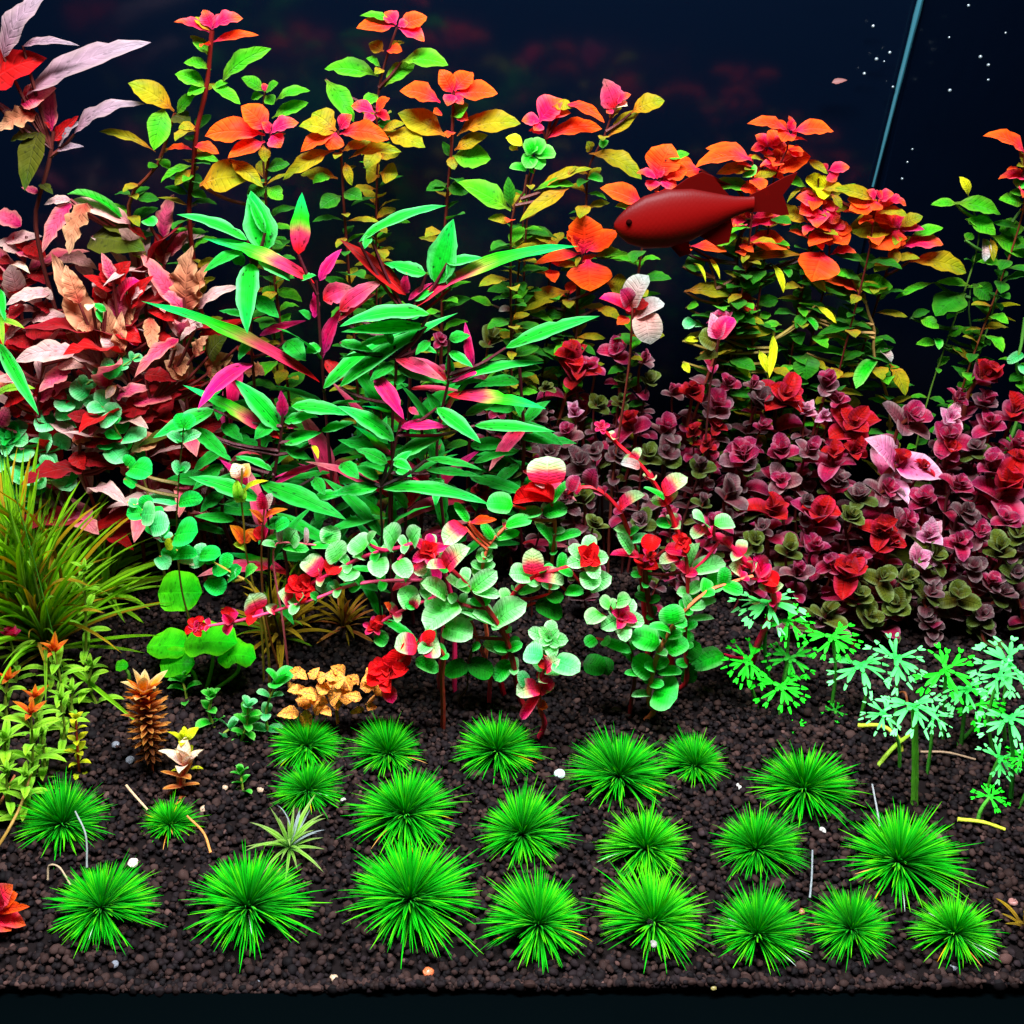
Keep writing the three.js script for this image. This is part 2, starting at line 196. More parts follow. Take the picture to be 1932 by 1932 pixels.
// soil bed
const soilMat = new THREE.MeshPhysicalMaterial({ specularIntensity: 0.05, color: new THREE.Color().setRGB(0.005, 0.0035, 0.0035), roughness: 1, bumpMap: TEX.grainB, bumpScale: 0.001 });
{
  const nx = 90, nz = 50, x0 = -0.62 * S, x1 = 0.78 * S, z1 = -0.001 * S, z0 = wallZ + 0.002 * S;
  const g = new THREE.BoxGeometry(x1 - x0, 0.06 * S, z1 - z0, nx, 1, nz); g.translate((x0 + x1) / 2, -0.03 * S, (z0 + z1) / 2);
  const p = g.attributes.position; for (let i = 0; i < p.count; i++) if (p.getY(i) > -0.001) p.setY(i, groundY(p.getX(i), p.getZ(i)) - 0.001); g.computeVertexNormals();
  struct('substrate_bed', g, soilMat);
}
const bed = scene.children[scene.children.length - 1];
{
  R = rng(11);
  const geos = []; for (let v = 0; v < 5; v++) { const g = new THREE.IcosahedronGeometry(1, 1), p = g.attributes.position; for (let i = 0; i < p.count; i++) { const q = V3().fromBufferAttribute(p, i), k = 0.62 + 0.72 * noise2(q.x * 1.7 + v * 7 + 20, q.y * 1.7 + q.z * 2.3 + 30); p.setXYZ(i, q.x * k * 1.2, q.y * k * 0.8, q.z * k * (0.82 + 0.06 * v)); } g.deleteAttribute('normal'); g.deleteAttribute('uv'); const mg = mergeVertices(g, 1e-3); mg.computeVertexNormals(); mg.setAttribute('uv', new THREE.Float32BufferAttribute(new Float32Array(mg.attributes.position.count * 2), 2)); geos.push(mg); }
  const grainMat = new THREE.MeshPhysicalMaterial({ color: 0xffffff, roughness: 0.75, specularIntensity: 0.14 });
  const tones = [[0.0100, 0.0052, 0.0046], [0.005, 0.0031, 0.0035], [0.0165, 0.008, 0.0067], [0.0032, 0.0022, 0.0026], [0.024, 0.0125, 0.0105], [0.0075, 0.0045, 0.005]];
  const grainTone = tones.map(c => { const m = grainMat.clone(); m.color.setRGB(...c); return m; });
  const spot = (d) => { const z = R() < 0.04 ? -rr(0.0005, 0.006) : -0.002 - Math.pow(R(), 0.85) * 0.5, x = rr(-0.5, 0.62); return [x * S, z * S]; };
  const q = new THREE.Quaternion(), e = new THREE.Euler(), m4 = new THREE.Matrix4();
  const per = 11500;
  geos.forEach((g, v) => {
    const im = new THREE.InstancedMesh(g, grainMat, per); im.name = 'soil_grains' + (v ? '_' + String(v).padStart(3, '0') : ''); im.castShadow = im.receiveShadow = true;
    for (let i = 0; i < per; i++) { const [x, z] = spot(), r = rr(0.0014, 0.0026) * S * (R() < 0.1 ? 1.45 : R() < 0.3 ? 0.7 : 1); q.setFromEuler(e.set(rr(-0.6, 0.6), rr(0, 6.28), rr(-0.6, 0.6))); m4.compose(V3(x, groundY(x, z) + rr(-0.0004, 0.003) * S, z), q, V3(r, r, r)); im.setMatrixAt(i, m4); const t = tones[Math.floor(R() * 6)], k = R() < 0.03 ? rr(1.8, 3) : rr(0.6, 1.35); im.setColorAt(i, new THREE.Color().setRGB(t[0] * k, t[1] * k, t[2] * k)); }
    tag(im, 'dark brown pelleted soil covering the tank floor', 'aquarium soil', null, 'stuff'); scene.add(im);
  });
  for (let i = 0; i < 290; i++) { const x = rr(-0.42, 0.56) * S, z = -rr(0.003, 0.024) * S, r = rr(0.0017, 0.0028) * S; const gr = part('soil_grain', geos[i % 5], grainTone[i % 6], bed); gr.position.set(x, groundY(x, z) + rr(0.0012, 0.0032) * S, z); gr.rotation.set(rr(-0.6, 0.6), rr(0, 6.28), rr(-0.6, 0.6)); gr.scale.set(r, r, r); }
}
// back pane, its corner seam and the side pane that runs on from it
const paneMat = new THREE.MeshPhysicalMaterial({ color: new THREE.Color().setRGB(0.0004, 0.0016, 0.0050), roughness: 0.8, specularIntensity: 0.0, clearcoat: 0.9, clearcoatRoughness: 0.16, bumpMap: TEX.grainB, bumpScale: 0.0002 });
const SEAM = at(1695, 180, -0.545);
{ const g = new THREE.BoxGeometry(SEAM.x + 0.9 * S, 0.72 * S, 0.012 * S); g.translate((SEAM.x - 0.9 * S) / 2, 0.3 * S, wallZ - 0.006 * S); struct('back_wall', g, paneMat);
  const L = 0.5 * S, a = 0.42, g2 = new THREE.BoxGeometry(L, 0.72 * S, 0.012 * S); g2.translate(L / 2, 0, 0.0); const m = struct('side_wall', g2, paneMat); m.position.set(SEAM.x + 0.004 * S, 0.3 * S, wallZ - 0.004 * S); m.rotation.y = a;
  const lw = 0.7 * S, g3 = new THREE.BoxGeometry(0.012 * S, 0.66 * S, 0.6 * S); g3.translate(-0.64 * S, 0.27 * S, -0.27 * S); struct('side_wall', g3, paneMat);
  const seam = new THREE.MeshPhysicalMaterial({ color: new THREE.Color().setRGB(0.015, 0.07, 0.09), roughness: 0.25, clearcoat: 1, clearcoatRoughness: 0.1 });
  const b = at(1647, 352, -0.545), t = at(1752, -60, -0.545), low = b;
  const o = thing('glass_seam', V3(low.x, low.y, low.z), 'pale blue glass seam slanting up the dark back wall between two groups of bubbles', 'glass edge');
  const pts = [b, b.clone().lerp(t, 0.5), t]; stemPart(o, pts, 0.0011 * S, 0.0027 * S, '#2a6478', 'glass_strip').getPoint(0); o.children[0].material = seam;
}
// front base strip of the tank
{ const m = new THREE.MeshPhysicalMaterial({ color: new THREE.Color().setRGB(0.0006, 0.0016, 0.002), roughness: 0.9, specularIntensity: 0.0 });
  const g = new THREE.BoxGeometry(1.5 * S, 0.1 * S, 0.09 * S, 60, 1, 1); g.translate(0, -0.0516 * S, 0.0452 * S); const s = struct('tank_base', g, m); }
// the front glass that the camera looks through
{ const m = new THREE.MeshPhysicalMaterial({ color: 0xffffff, roughness: 0, transmission: 1, thickness: 0, ior: 1.2, side: THREE.DoubleSide });
  const g = new THREE.PlaneGeometry(1.5 * S, 0.62 * S); g.translate(0, 0.3095 * S, 0.0 * S); struct('front_glass_pane', g, m).castShadow = false; }
// the lamp over the tank
{ const o = thing('aquarium_lamp', V3(LAMP.x, LAMP.y, LAMP.z), 'flat white lamp hanging above the tank', 'lamp');
  const housing = new THREE.MeshStandardMaterial({ color: 0x888888, roughness: 0.5, metalness: 0.6 }), glow = new THREE.MeshStandardMaterial({ color: 0xffffff, emissive: 0xf4f8ff, emissiveIntensity: 1.2 });
  const g = new THREE.BoxGeometry(LAMP.w * 1.02, 0.02 * S, LAMP.d * 1.02); g.translate(0, 0.016 * S, 0); part('housing', g, housing, o);
  const p = new THREE.BoxGeometry(LAMP.w, 0.004 * S, LAMP.d); p.translate(0, 0.0035 * S, 0); part('light_panel', p, glow, o); }
// ---------- the carpet of green spiky rosettes in front ----------
R = rng(101);
function blade(w, bend, cols) {                                   // narrow blade along x, base at the origin
  const nt = 5, pos = [], cl = [], idx = [], uv = []; let x = 0, y = 0;
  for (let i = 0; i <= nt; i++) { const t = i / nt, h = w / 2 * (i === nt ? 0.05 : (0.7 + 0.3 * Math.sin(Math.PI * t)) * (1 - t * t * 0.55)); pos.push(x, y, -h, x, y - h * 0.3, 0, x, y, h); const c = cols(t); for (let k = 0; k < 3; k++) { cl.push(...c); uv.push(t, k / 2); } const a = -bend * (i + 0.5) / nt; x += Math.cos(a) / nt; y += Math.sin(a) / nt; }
  for (let i = 0; i < nt; i++) for (let j = 0; j < 2; j++) { const a = i * 3 + j, b = a + 3; idx.push(a, a + 1, b, a + 1, b + 1, b); }
  const g = new THREE.BufferGeometry(); g.setAttribute('position', new THREE.Float32BufferAttribute(pos, 3)); g.setAttribute('uv', new THREE.Float32BufferAttribute(uv, 2)); g.setAttribute('color', new THREE.Float32BufferAttribute(cl, 3)); g.setIndex(idx); g.computeVertexNormals(); return g;
}
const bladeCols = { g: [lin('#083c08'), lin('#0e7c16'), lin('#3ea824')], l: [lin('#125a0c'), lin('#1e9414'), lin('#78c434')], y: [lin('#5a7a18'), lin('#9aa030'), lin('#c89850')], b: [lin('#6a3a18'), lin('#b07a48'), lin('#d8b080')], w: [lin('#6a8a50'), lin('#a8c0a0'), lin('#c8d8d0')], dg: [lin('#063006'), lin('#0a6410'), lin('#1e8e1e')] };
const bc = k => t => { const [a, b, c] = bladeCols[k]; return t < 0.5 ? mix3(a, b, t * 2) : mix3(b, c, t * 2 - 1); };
const outerGeo = {}; for (const k of Object.keys(bladeCols)) outerGeo[k] = [0.25, 0.55, 0.85].map(b => blade(0.03, b, bc(k)));
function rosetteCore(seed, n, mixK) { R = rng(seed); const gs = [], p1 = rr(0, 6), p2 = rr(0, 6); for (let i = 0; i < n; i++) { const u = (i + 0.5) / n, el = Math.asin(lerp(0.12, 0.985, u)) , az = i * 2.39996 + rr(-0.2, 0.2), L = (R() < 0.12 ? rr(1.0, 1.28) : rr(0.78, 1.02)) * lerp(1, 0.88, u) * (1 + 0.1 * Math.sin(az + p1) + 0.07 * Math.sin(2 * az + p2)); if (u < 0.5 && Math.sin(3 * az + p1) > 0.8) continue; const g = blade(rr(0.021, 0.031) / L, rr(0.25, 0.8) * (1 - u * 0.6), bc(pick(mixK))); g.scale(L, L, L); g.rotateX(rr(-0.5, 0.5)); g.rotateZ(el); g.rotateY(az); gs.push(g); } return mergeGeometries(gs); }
const cores = [rosetteCore(1, 576, ['g', 'g', 'g', 'l', 'dg']), rosetteCore(2, 611, ['g', 'g', 'l', 'g']), rosetteCore(3, 525, ['g', 'l', 'l', 'g', 'l']), rosetteCore(4, 576, ['g', 'dg', 'g', 'dg', 'l']), rosetteCore(5, 576, ['g', 'g', 'l', 'dg']), rosetteCore(6, 525, ['g', 'l', 'g']), rosetteCore(7, 593, ['g', 'g', 'g', 'dg', 'l'])];
// [centre x, y, width, core, share of old blades, label]
const BALLS = [
  [195, 1712, 205, 1, 0.06, 'leftmost green spiky rosette of the front row, a pale root curling at its left'],
  [470, 1712, 245, 1, 0.14, 'large green spiky rosette below the pale spidery plantlet, with one bleached blade at its front'],
  [775, 1696, 262, 1, 0.03, 'largest green spiky rosette, third from left in the front row'],
  [1016, 1742, 215, 0, 0.02, 'dark green spiky rosette in front row, next right of the largest one'],
  [1232, 1742, 225, 2, 0.05, 'bright green spiky rosette in front row carrying a small white snail shell'],
  [1425, 1762, 192, 0, 0.12, 'green spiky rosette in front row, third from its right end'],
  [1602, 1752, 168, 3, 0.02, 'compact round dark green rosette in front row, second from its right end'],
  [1797, 1762, 182, 2, 0.16, 'green spiky rosette with brown lower blades at the right end of the front row'],
  [122, 1556, 190, 3, 0.02, 'dense dark green rosette at the far left of the second row'],
  [322, 1556, 116, 2, 0.3, 'small tufted green rosette on bleached roots beside the dense dark one'],
  [583, 1492, 138, 3, 0.12, 'small loose green rosette with yellow blades, left of the middle of the carpet'],
  [765, 1538, 218, 2, 0.12, 'wide yellow-tipped green rosette just behind the largest one'],
  [985, 1575, 190, 2, 0.04, 'bright green rosette in the middle of the second row'],
  [1216, 1602, 188, 2, 0.06, 'green rosette behind the one that carries a snail shell'],
  [1424, 1604, 178, 0, 0.04, 'green rosette with a single yellow upright blade, left of the widest sprawling one'],
  [1690, 1626, 240, 2, 0.1, 'widest sprawling bright green rosette with long loose blades, right side of the carpet'],
  [580, 1408, 140, 0, 0.1, 'small green rosette at the back, just below the mottled orange leaf'],
  [733, 1424, 150, 0, 0.05, 'green rosette in back row between the mottled leaf and the red tipped trailing stem'],
  [938, 1418, 172, 0, 0.22, 'green rosette with yellowed drooping blades under the fallen red stem tip'],
  [1166, 1466, 205, 3, 0.05, 'broad dark green rosette in the back row with a white speck at its left'],
  [1310, 1446, 138, 0, 0.08, 'small green rosette tucked against the right of the broad dark one'],
  [1513, 1490, 205, 3, 0.04, 'tall domed dark green rosette at the right end of the back row'],
];
BALLS.forEach(([x, y, w, core, old, label], i) => {
  R = rng(500 + i);
  const P = atGround(x, y + w * 0.1), r = pxm(w, P) * 0.5;
  const o = thing('spiky_rosette', P, label, 'rosette plant', 'green spiky rosettes carpeting the soil');
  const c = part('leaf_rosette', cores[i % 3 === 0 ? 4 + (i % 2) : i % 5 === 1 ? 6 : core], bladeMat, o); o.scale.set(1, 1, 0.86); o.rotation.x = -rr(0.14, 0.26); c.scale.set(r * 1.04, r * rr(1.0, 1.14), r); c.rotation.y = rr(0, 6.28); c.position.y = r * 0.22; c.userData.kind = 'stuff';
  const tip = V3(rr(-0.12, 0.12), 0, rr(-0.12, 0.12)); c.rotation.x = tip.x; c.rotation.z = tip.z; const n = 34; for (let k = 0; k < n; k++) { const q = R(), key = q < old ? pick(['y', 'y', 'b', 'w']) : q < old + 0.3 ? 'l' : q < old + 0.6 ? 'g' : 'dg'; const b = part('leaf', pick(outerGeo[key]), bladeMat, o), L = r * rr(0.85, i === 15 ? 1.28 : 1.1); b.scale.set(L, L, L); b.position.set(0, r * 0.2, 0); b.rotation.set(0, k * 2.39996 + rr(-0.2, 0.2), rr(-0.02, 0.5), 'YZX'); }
});
// ---------- long leaved green and pink plants in the middle ----------
R = rng(301);
const LG = 'long leaved green and pink plants in the middle';
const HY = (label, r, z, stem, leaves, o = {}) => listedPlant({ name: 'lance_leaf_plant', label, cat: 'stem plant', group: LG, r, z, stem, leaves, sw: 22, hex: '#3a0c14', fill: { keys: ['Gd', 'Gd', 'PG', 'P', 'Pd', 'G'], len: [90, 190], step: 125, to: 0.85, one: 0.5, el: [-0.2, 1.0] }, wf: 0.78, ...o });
HY('tall lance leaf plant with two upright bright green leaves, left top of the middle group', 4, -0.37, [[1440, 300], [1430, 480], [1420, 760], [1430, 900]], [
  [1500, 160, 1400, -60, 60, 'G', 4], [1510, 260, 1420, -80, 190, 'G'], [1420, 330, 1400, 730, 140, 'G'], [1400, 200, 1000, 55, 95, 'G'], [1480, 290, 1640, 430, 150, 'G'], [1380, 260, 1150, 385, 100, 'Gd'], [1470, 740, 1735, 655, 60, 'P'], [1380, 340, 1300, 260, 80, 'Gd'], [1440, 520, 1580, 640, 110, 'Gd'], [1430, 760, 1350, 880, 90, 'G'], [1390, 620, 1240, 600, 60, 'G'], [1620, 770, 1730, 880, 130, 'Gd', 4]]);
HY('lance leaf plant with magenta upright tip and red based leaves, under the bright green pair', 4, -0.36, [[1790, 430], [1800, 560], [1815, 800], [1830, 1000]], [
  [1690, 280, 1710, -70, 130, 'PG'], [1780, 445, 1150, 190, 100, 'PG'], [1810, 430, 1935, 250, 85, 'P'], [1830, 540, 2000, 470, 150, 'Pd'], [1780, 640, 1785, 470, 60, 'P'], [1830, 840, 1945, 570, 100, 'P'], [1810, 1005, 800, 545, 90, 'PG'], [1760, 640, 1690, 600, 60, 'Gd'], [1840, 880, 1970, 1010, 90, 'Rd'], [1810, 800, 1730, 840, 90, 'G'], [1700, 420, 1790, 400, 60, 'G'], [1830, 1020, 2100, 860, 110, 'G'], [1830, 1040, 2280, 720, 120, 'G', 4, 0.02]]);
HY('lance leaf plant with a very long pink and green leaf pointing right', 5, -0.35, [[385, 570], [380, 700], [390, 900], [380, 1200]], [
  [385, 605, 1340, 235, 105, 'PG'], [365, 510, -10, 195, 120, 'Rd'], [540, 450, 635, 80, 190, 'G'], [480, 390, 240, 330, 110, 'G'], [600, 330, 800, 300, 95, 'G'], [620, 470, 600, 320, 70, 'G'], [410, 540, 545, 470, 75, 'G'], [-10, 600, 240, 430, 120, 'Pd'], [370, 500, 370, 380, 70, 'P'], [380, 540, 520, 440, 50, 'P'], [350, 560, 260, 600, 70, 'G'], [-20, 660, 200, 500, 60, 'Pd'], [390, 640, 480, 600, 60, 'Gd'], [100, 210, 595, 5, 85, 'G'], [160, 170, 130, 250, 60, 'G']]);
HY('lance leaf plant with a long diagonal green leaf crossing the middle of the group', 5, -0.325, [[300, 800], [310, 900], [290, 1200], [285, 1450]], [
  [-10, 1030, 660, 612, 120, 'G'], [500, 620, -10, 690, 120, 'G'], [480, 690, 0, 720, 90, 'Gd'], [250, 850, -10, 870, 40, 'Gd'], [300, 860, 590, 1000, 100, 'Pd'], [190, 970, 355, 1215, 110, 'P'], [300, 900, 160, 1000, 90, 'Gd'], [320, 930, 600, 1010, 100, 'Gd'], [290, 760, 110, 790, 70, 'G'], [440, 800, 540, 840, 60, 'G'], [300, 1000, 370, 980, 70, 'Gd'], [-10, 780, 180, 830, 70, 'G'], [290, 790, 200, 640, 60, 'G'], [500, 770, 420, 850, 70, 'Gd']]);
HY('lance leaf plant with a cut off mint leaf, right side of the middle group', 5, -0.34, [[610, 900], [605, 1000], [560, 1200], [540, 1400]], [
  [930, 810, 1460, 630, 95, 'G'], [615, 1015, 1150, 895, 75, 'G'], [600, 1075, 1160, 1155, 105, 'PG'], [610, 830, 745, 920, 75, 'G'], [610, 760, 730, 740, 100, 'Gd'], [600, 990, 330, 865, 100, 'Pd'], [620, 1000, 830, 930, 80, 'P'], [620, 960, 600, 850, 60, 'Gd'], [700, 1190, 900, 1105, 70, 'G'], [740, 930, 700, 660, 60, 'P'], [560, 1180, 480, 1060, 70, 'Gd'], [640, 1020, 830, 1000, 40, 'G']]);
HY('lance leaf plant with a level red leaf, lower right of the middle group', 5, -0.315, [[335, 1230], [320, 1300], [290, 1430], [280, 1560]], [
  [755, 1250, 1210, 1285, 95, 'G'], [540, 1150, 790, 1350, 120, 'G'], [335, 1260, 610, 1262, 75, 'P'], [300, 1335, -20, 1140, 120, 'G'], [310, 1430, 610, 1290, 100, 'G'], [290, 1440, -20, 1330, 100, 'Gd'], [380, 1150, 440, 1190, 50, 'Pd'], [280, 1300, 60, 1180, 80, 'Gd'], [300, 1480, 400, 1540, 70, 'G'], [290, 1500, 100, 1470, 90, 'Gd'], [750, 1460, 980, 1400, 60, 'Gd'], [480, 1500, 800, 1540, 60, 'Gd']]);
HY('lance leaf plant with paired green and red backed leaves, lower left of the middle group', 4, -0.33, [[1600, 1180], [1590, 1310], [1560, 1480], [1540, 1650]], [
  [1590, 1275, 1325, 990, 125, 'G'], [1590, 1325, 1035, 1020, 95, 'PG'], [1600, 1200, 1590, 1050, 80, 'P'], [1610, 1230, 1790, 1190, 80, 'G'], [1605, 1345, 1820, 1290, 100, 'G'], [1650, 1140, 1990, 1190, 110, 'G'], [1820, 1280, 2010, 1230, 75, 'G'], [1210, 1160, 865, 1320, 120, 'G'], [1100, 1260, 1310, 1450, 110, 'Gd'], [1080, 1250, 980, 1300, 100, 'Gd'], [1540, 1240, 1440, 1330, 100, 'Gd'], [1620, 1250, 1690, 1260, 40, 'P'], [1620, 1380, 1760, 1440, 80, 'Gd'], [1330, 1440, 1480, 1420, 50, 'G'], [1760, 1360, 1800, 1440, 40, 'yl']]);
HY('low lance leaf plant with two bright green leaves spread level above the bare soil', 8, -0.29, [[220, 200], [222, 250], [225, 400], [230, 480]], [
  [210, 245, -60, 290, 90, 'G'], [230, 255, 840, 345, 100, 'G'], [290, 150, 400, 40, 90, 'G'], [260, 110, 90, 30, 100, 'Gd'], [300, 100, 400, 150, 70, 'G'], [210, 200, 60, 130, 90, 'Gd'], [0, 110, 100, 200, 110, 'Gd'], [480, 90, 800, 150, 60, 'Gd']], { sw: 16, hex: '#1a0c0a' });
HY('low lance leaf plant with dark green leaves in the shade above the bare soil, left', 7, -0.29, [[1460, 200], [1500, 300], [1520, 460]], [
  [1470, 320, 1065, 185, 110, 'G'], [1475, 225, 1960, 430, 150, 'Gd'], [1330, 430, 1100, 410, 75, 'Gd'], [1540, 150, 1330, 70, 60, 'G'], [1780, 190, 1840, 290, 80, 'Gd'], [1500, 460, 1650, 440, 90, 'Gd'], [1760, 310, 1990, 280, 80, 'G']], { sw: 16, hex: '#1a0c0a' });
// undergrowth of the group: shaded older leaves
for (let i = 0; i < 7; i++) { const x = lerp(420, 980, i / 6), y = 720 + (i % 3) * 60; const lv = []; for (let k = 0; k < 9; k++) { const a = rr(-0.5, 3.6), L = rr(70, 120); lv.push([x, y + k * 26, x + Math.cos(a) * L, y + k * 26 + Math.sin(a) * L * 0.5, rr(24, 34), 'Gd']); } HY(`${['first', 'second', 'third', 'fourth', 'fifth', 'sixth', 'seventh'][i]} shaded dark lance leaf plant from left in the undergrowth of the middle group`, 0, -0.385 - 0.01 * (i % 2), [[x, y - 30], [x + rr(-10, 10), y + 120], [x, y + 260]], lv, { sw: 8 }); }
// ---------- orange leaved stem plants at the back ----------
const OG = 'orange topped stem plants along the back';
const OR = (label, r, z, stem, leaves, o = {}) => listedPlant({ name: 'orange_stem_plant', label, cat: 'stem plant', group: OG, r, z, stem, leaves, fill: { keys: ['d', 'd', 'd', 'g', 'y', 'y'], len: [26, 68], step: 27, one: 0.4 }, crown: r === 3 || r === 6 ? { n: 7, len: [34, 60], keys: ['o', 'o', 'o', 'p', 'y'] } : r === 5 ? { n: 3, len: [34, 56], keys: ['o', 'y'] } : { n: 2, len: [30, 44], keys: ['o', 'y'] }, ...o });
R = rng(201);
OR('tallest dark red stem at the left of the back group, small pink rosette on top', 1, -0.44, [[1200, 170], [1195, 220], [1170, 480], [1110, 760], [1095, 960], [1070, 1200]], [
  [1200, 170, 1375, 105, 95, 'p'], [1200, 165, 1150, 55, 70, 'p'], [1195, 190, 985, 125, 75, 'p'], [1190, 180, 1090, 100, 60, 'y'], [1205, 150, 1260, 80, 50, 'p'], [1200, 240, 1465, 200, 58, 'o'], [1185, 320, 1075, 200, 75, 'g'], [1250, 480, 1535, 275, 95, 'g'], [1195, 395, 1040, 355, 70, 'g'], [1170, 500, 990, 420, 100, 'g'], [1175, 490, 1060, 540, 80, 'g'], [1185, 480, 1360, 590, 80, 'g'], [1200, 500, 1290, 470, 50, 'g'], [1110, 720, 1010, 730, 70, 'y'], [1090, 830, 1240, 870, 70, 'o'], [1095, 850, 940, 850, 45, 'o'], [1095, 900, 1240, 915, 55, 'g'], [1090, 940, 910, 1035, 55, 'g'], [1085, 960, 990, 1050, 60, 'y'], [1075, 1090, 1170, 1120, 60, 'g'], [1070, 1100, 930, 1060, 60, 'd']], { sw: 34, hex: '#5a0a08' });
OR('leaning green leaved stem with twisted pale olive leaf beside the tall pink rosette stem', 1, -0.45, [[990, 640], [950, 760], [890, 940], [730, 1150]], [
  [985, 630, 725, 470, 130, 'y'], [930, 600, 870, 850, 110, 'g'], [1000, 650, 1120, 520, 65, 'g'], [985, 650, 1080, 700, 90, 'ol'], [880, 860, 560, 745, 50, 'y'], [890, 930, 840, 950, 50, 'g'], [900, 900, 960, 960, 60, 'g'], [760, 1120, 900, 1130, 60, 'd']], { sw: 26, hex: '#5c2414', dx: 0.03 });
OR('small all green shoot with red eye, standing free behind the largest orange leaf', 1, -0.47, [[1500, 520], [1480, 700], [1490, 900]], [
  [1500, 520, 1365, 440, 80, 'g'], [1500, 520, 1575, 470, 75, 'g'], [1500, 540, 1550, 590, 75, 'g'], [1490, 540, 1420, 560, 60, 'g'], [1500, 520, 1490, 470, 40, 'p'], [1560, 570, 1755, 515, 75, 'g'], [1540, 670, 1745, 580, 85, 'g'], [1480, 700, 1380, 740, 60, 'd']], { sw: 16, hex: '#3a1a10', crown: undefined });
OR('broad orange rosette with magenta heart and a large olive leaf below, left of centre', 1, -0.41, [[1530, 760], [1520, 900], [1500, 1050], [1510, 1200]], [
  [1510, 745, 1365, 600, 150, 'o'], [1500, 765, 1160, 770, 150, 'o'], [1530, 760, 1690, 695, 95, 'p'], [1535, 765, 1590, 835, 100, 'p'], [1530, 755, 1480, 690, 60, 'p'], [1500, 800, 1290, 895, 110, 'o'], [1490, 820, 1500, 920, 60, 'y'], [1300, 905, 1490, 1060, 80, 'y'], [1130, 1050, 1425, 1000, 190, 'y'], [1500, 960, 1640, 930, 80, 'd'], [1510, 1050, 1400, 1120, 90, 'd'], [1510, 1060, 1600, 1130, 90, 'g']], { sw: 20, hex: '#4a1410' });
OR('orange and yellow rosette with pink centre just right of the magenta hearted one', 2, -0.43, [[-20, 740], [0, 900], [10, 1080], [20, 1250]], [
  [-30, 740, -165, 640, 130, 'y'], [-30, 760, -240, 715, 120, 'y'], [-25, 760, -230, 860, 100, 'o'], [-10, 760, 270, 790, 120, 'o'], [-10, 735, 60, 650, 80, 'p'], [-30, 750, -70, 850, 110, 'o'], [-40, 850, -330, 1020, 110, 'y'], [0, 860, 180, 810, 65, 'y'], [40, 900, 340, 860, 80, 'y'], [20, 920, 60, 1050, 50, 'y'], [-60, 1000, -160, 1040, 80, 'g'], [-20, 1010, -230, 990, 90, 'y'], [10, 1090, 120, 1130, 90, 'd'], [0, 1110, -120, 1180, 90, 'd']], { sw: 20, hex: '#4a1410' });
OR('orange stem plant with the highest salmon rosette, over green drooping leaves', 2, -0.49, [[315, 155], [270, 280], [230, 420], [205, 560], [200, 900]], [
  [300, 145, 85, 160, 110, 'o'], [310, 140, 245, 68, 90, 'p'], [325, 150, 485, 95, 110, 'o'], [325, 160, 470, 235, 120, 'p'], [300, 140, 105, 90, 55, 'g'], [320, 150, 380, 130, 60, 'p'], [240, 290, 155, 245, 90, 'y'], [255, 290, 345, 290, 80, 'o'], [340, 350, 605, 370, 115, 'g'], [245, 490, 415, 365, 95, 'g'], [210, 430, -95, 390, 120, 'g'], [-90, 450, 70, 690, 100, 'g'], [220, 380, 140, 330, 50, 'g'], [210, 540, 120, 600, 60, 'g'], [200, 700, 300, 720, 60, 'd']], { sw: 18, hex: '#3c1210' });
OR('small pink and orange tuft between the highest salmon rosette and the five petal one', 2, -0.46, [[190, 640], [215, 760], [200, 1000]], [
  [190, 640, 55, 600, 80, 'p'], [195, 635, 275, 555, 70, 'o'], [190, 650, 275, 675, 70, 'p'], [185, 650, 130, 690, 60, 'p'], [225, 740, 360, 700, 70, 'y'], [260, 760, 475, 835, 130, 'y'], [230, 770, 150, 760, 70, 'y'], [210, 850, 140, 960, 80, 'y'], [215, 1000, 140, 960, 150, 'y'], [220, 980, 320, 990, 120, 'y'], [215, 900, 330, 870, 90, 'y']], { sw: 14, hex: '#4a1410' });
OR('bright orange five petal rosette with long brownish leaf pointing right, back centre', 2, -0.46, [[635, 520], [630, 700], [620, 890], [590, 1250]], [
  [630, 530, 555, 395, 95, 'o'], [640, 515, 745, 410, 120, 'o'], [645, 530, 885, 530, 140, 'o'], [635, 535, 600, 600, 70, 'p'], [640, 540, 690, 590, 60, 'p'], [560, 580, 330, 515, 140, 'o'], [620, 660, 720, 590, 90, 'g'], [640, 650, 720, 680, 70, 'p'], [590, 770, 320, 640, 150, 'y'], [570, 640, 520, 640, 60, 'o'], [655, 770, 850, 640, 65, 'y'], [690, 740, 1015, 700, 130, 'y'], [640, 850, 830, 765, 90, 'y'], [620, 890, 845, 900, 170, 'g'], [620, 880, 640, 960, 60, 'y'], [615, 890, 570, 800, 50, 'd'], [600, 1060, 720, 1090, 90, 'd'], [600, 1040, 480, 1080, 80, 'd']], { sw: 24, hex: '#4a1410' });
OR('olive green stem plant without a rosette, long pale leaf slanting to the lower left', 2, -0.42, [[1050, 990], [1030, 1100], [975, 1180], [960, 1320]], [
  [960, 1190, 660, 1030, 140, 'g'], [960, 1180, 945, 1000, 55, 'd'], [1290, 1060, 1010, 1255, 85, 'y'], [1100, 1090, 1420, 955, 60, 'y'], [1090, 1080, 1320, 1050, 50, 'g'], [960, 1250, 830, 1240, 70, 'y'], [1280, 1000, 1330, 940, 30, 'y']], { sw: 18, hex: '#40180f' });
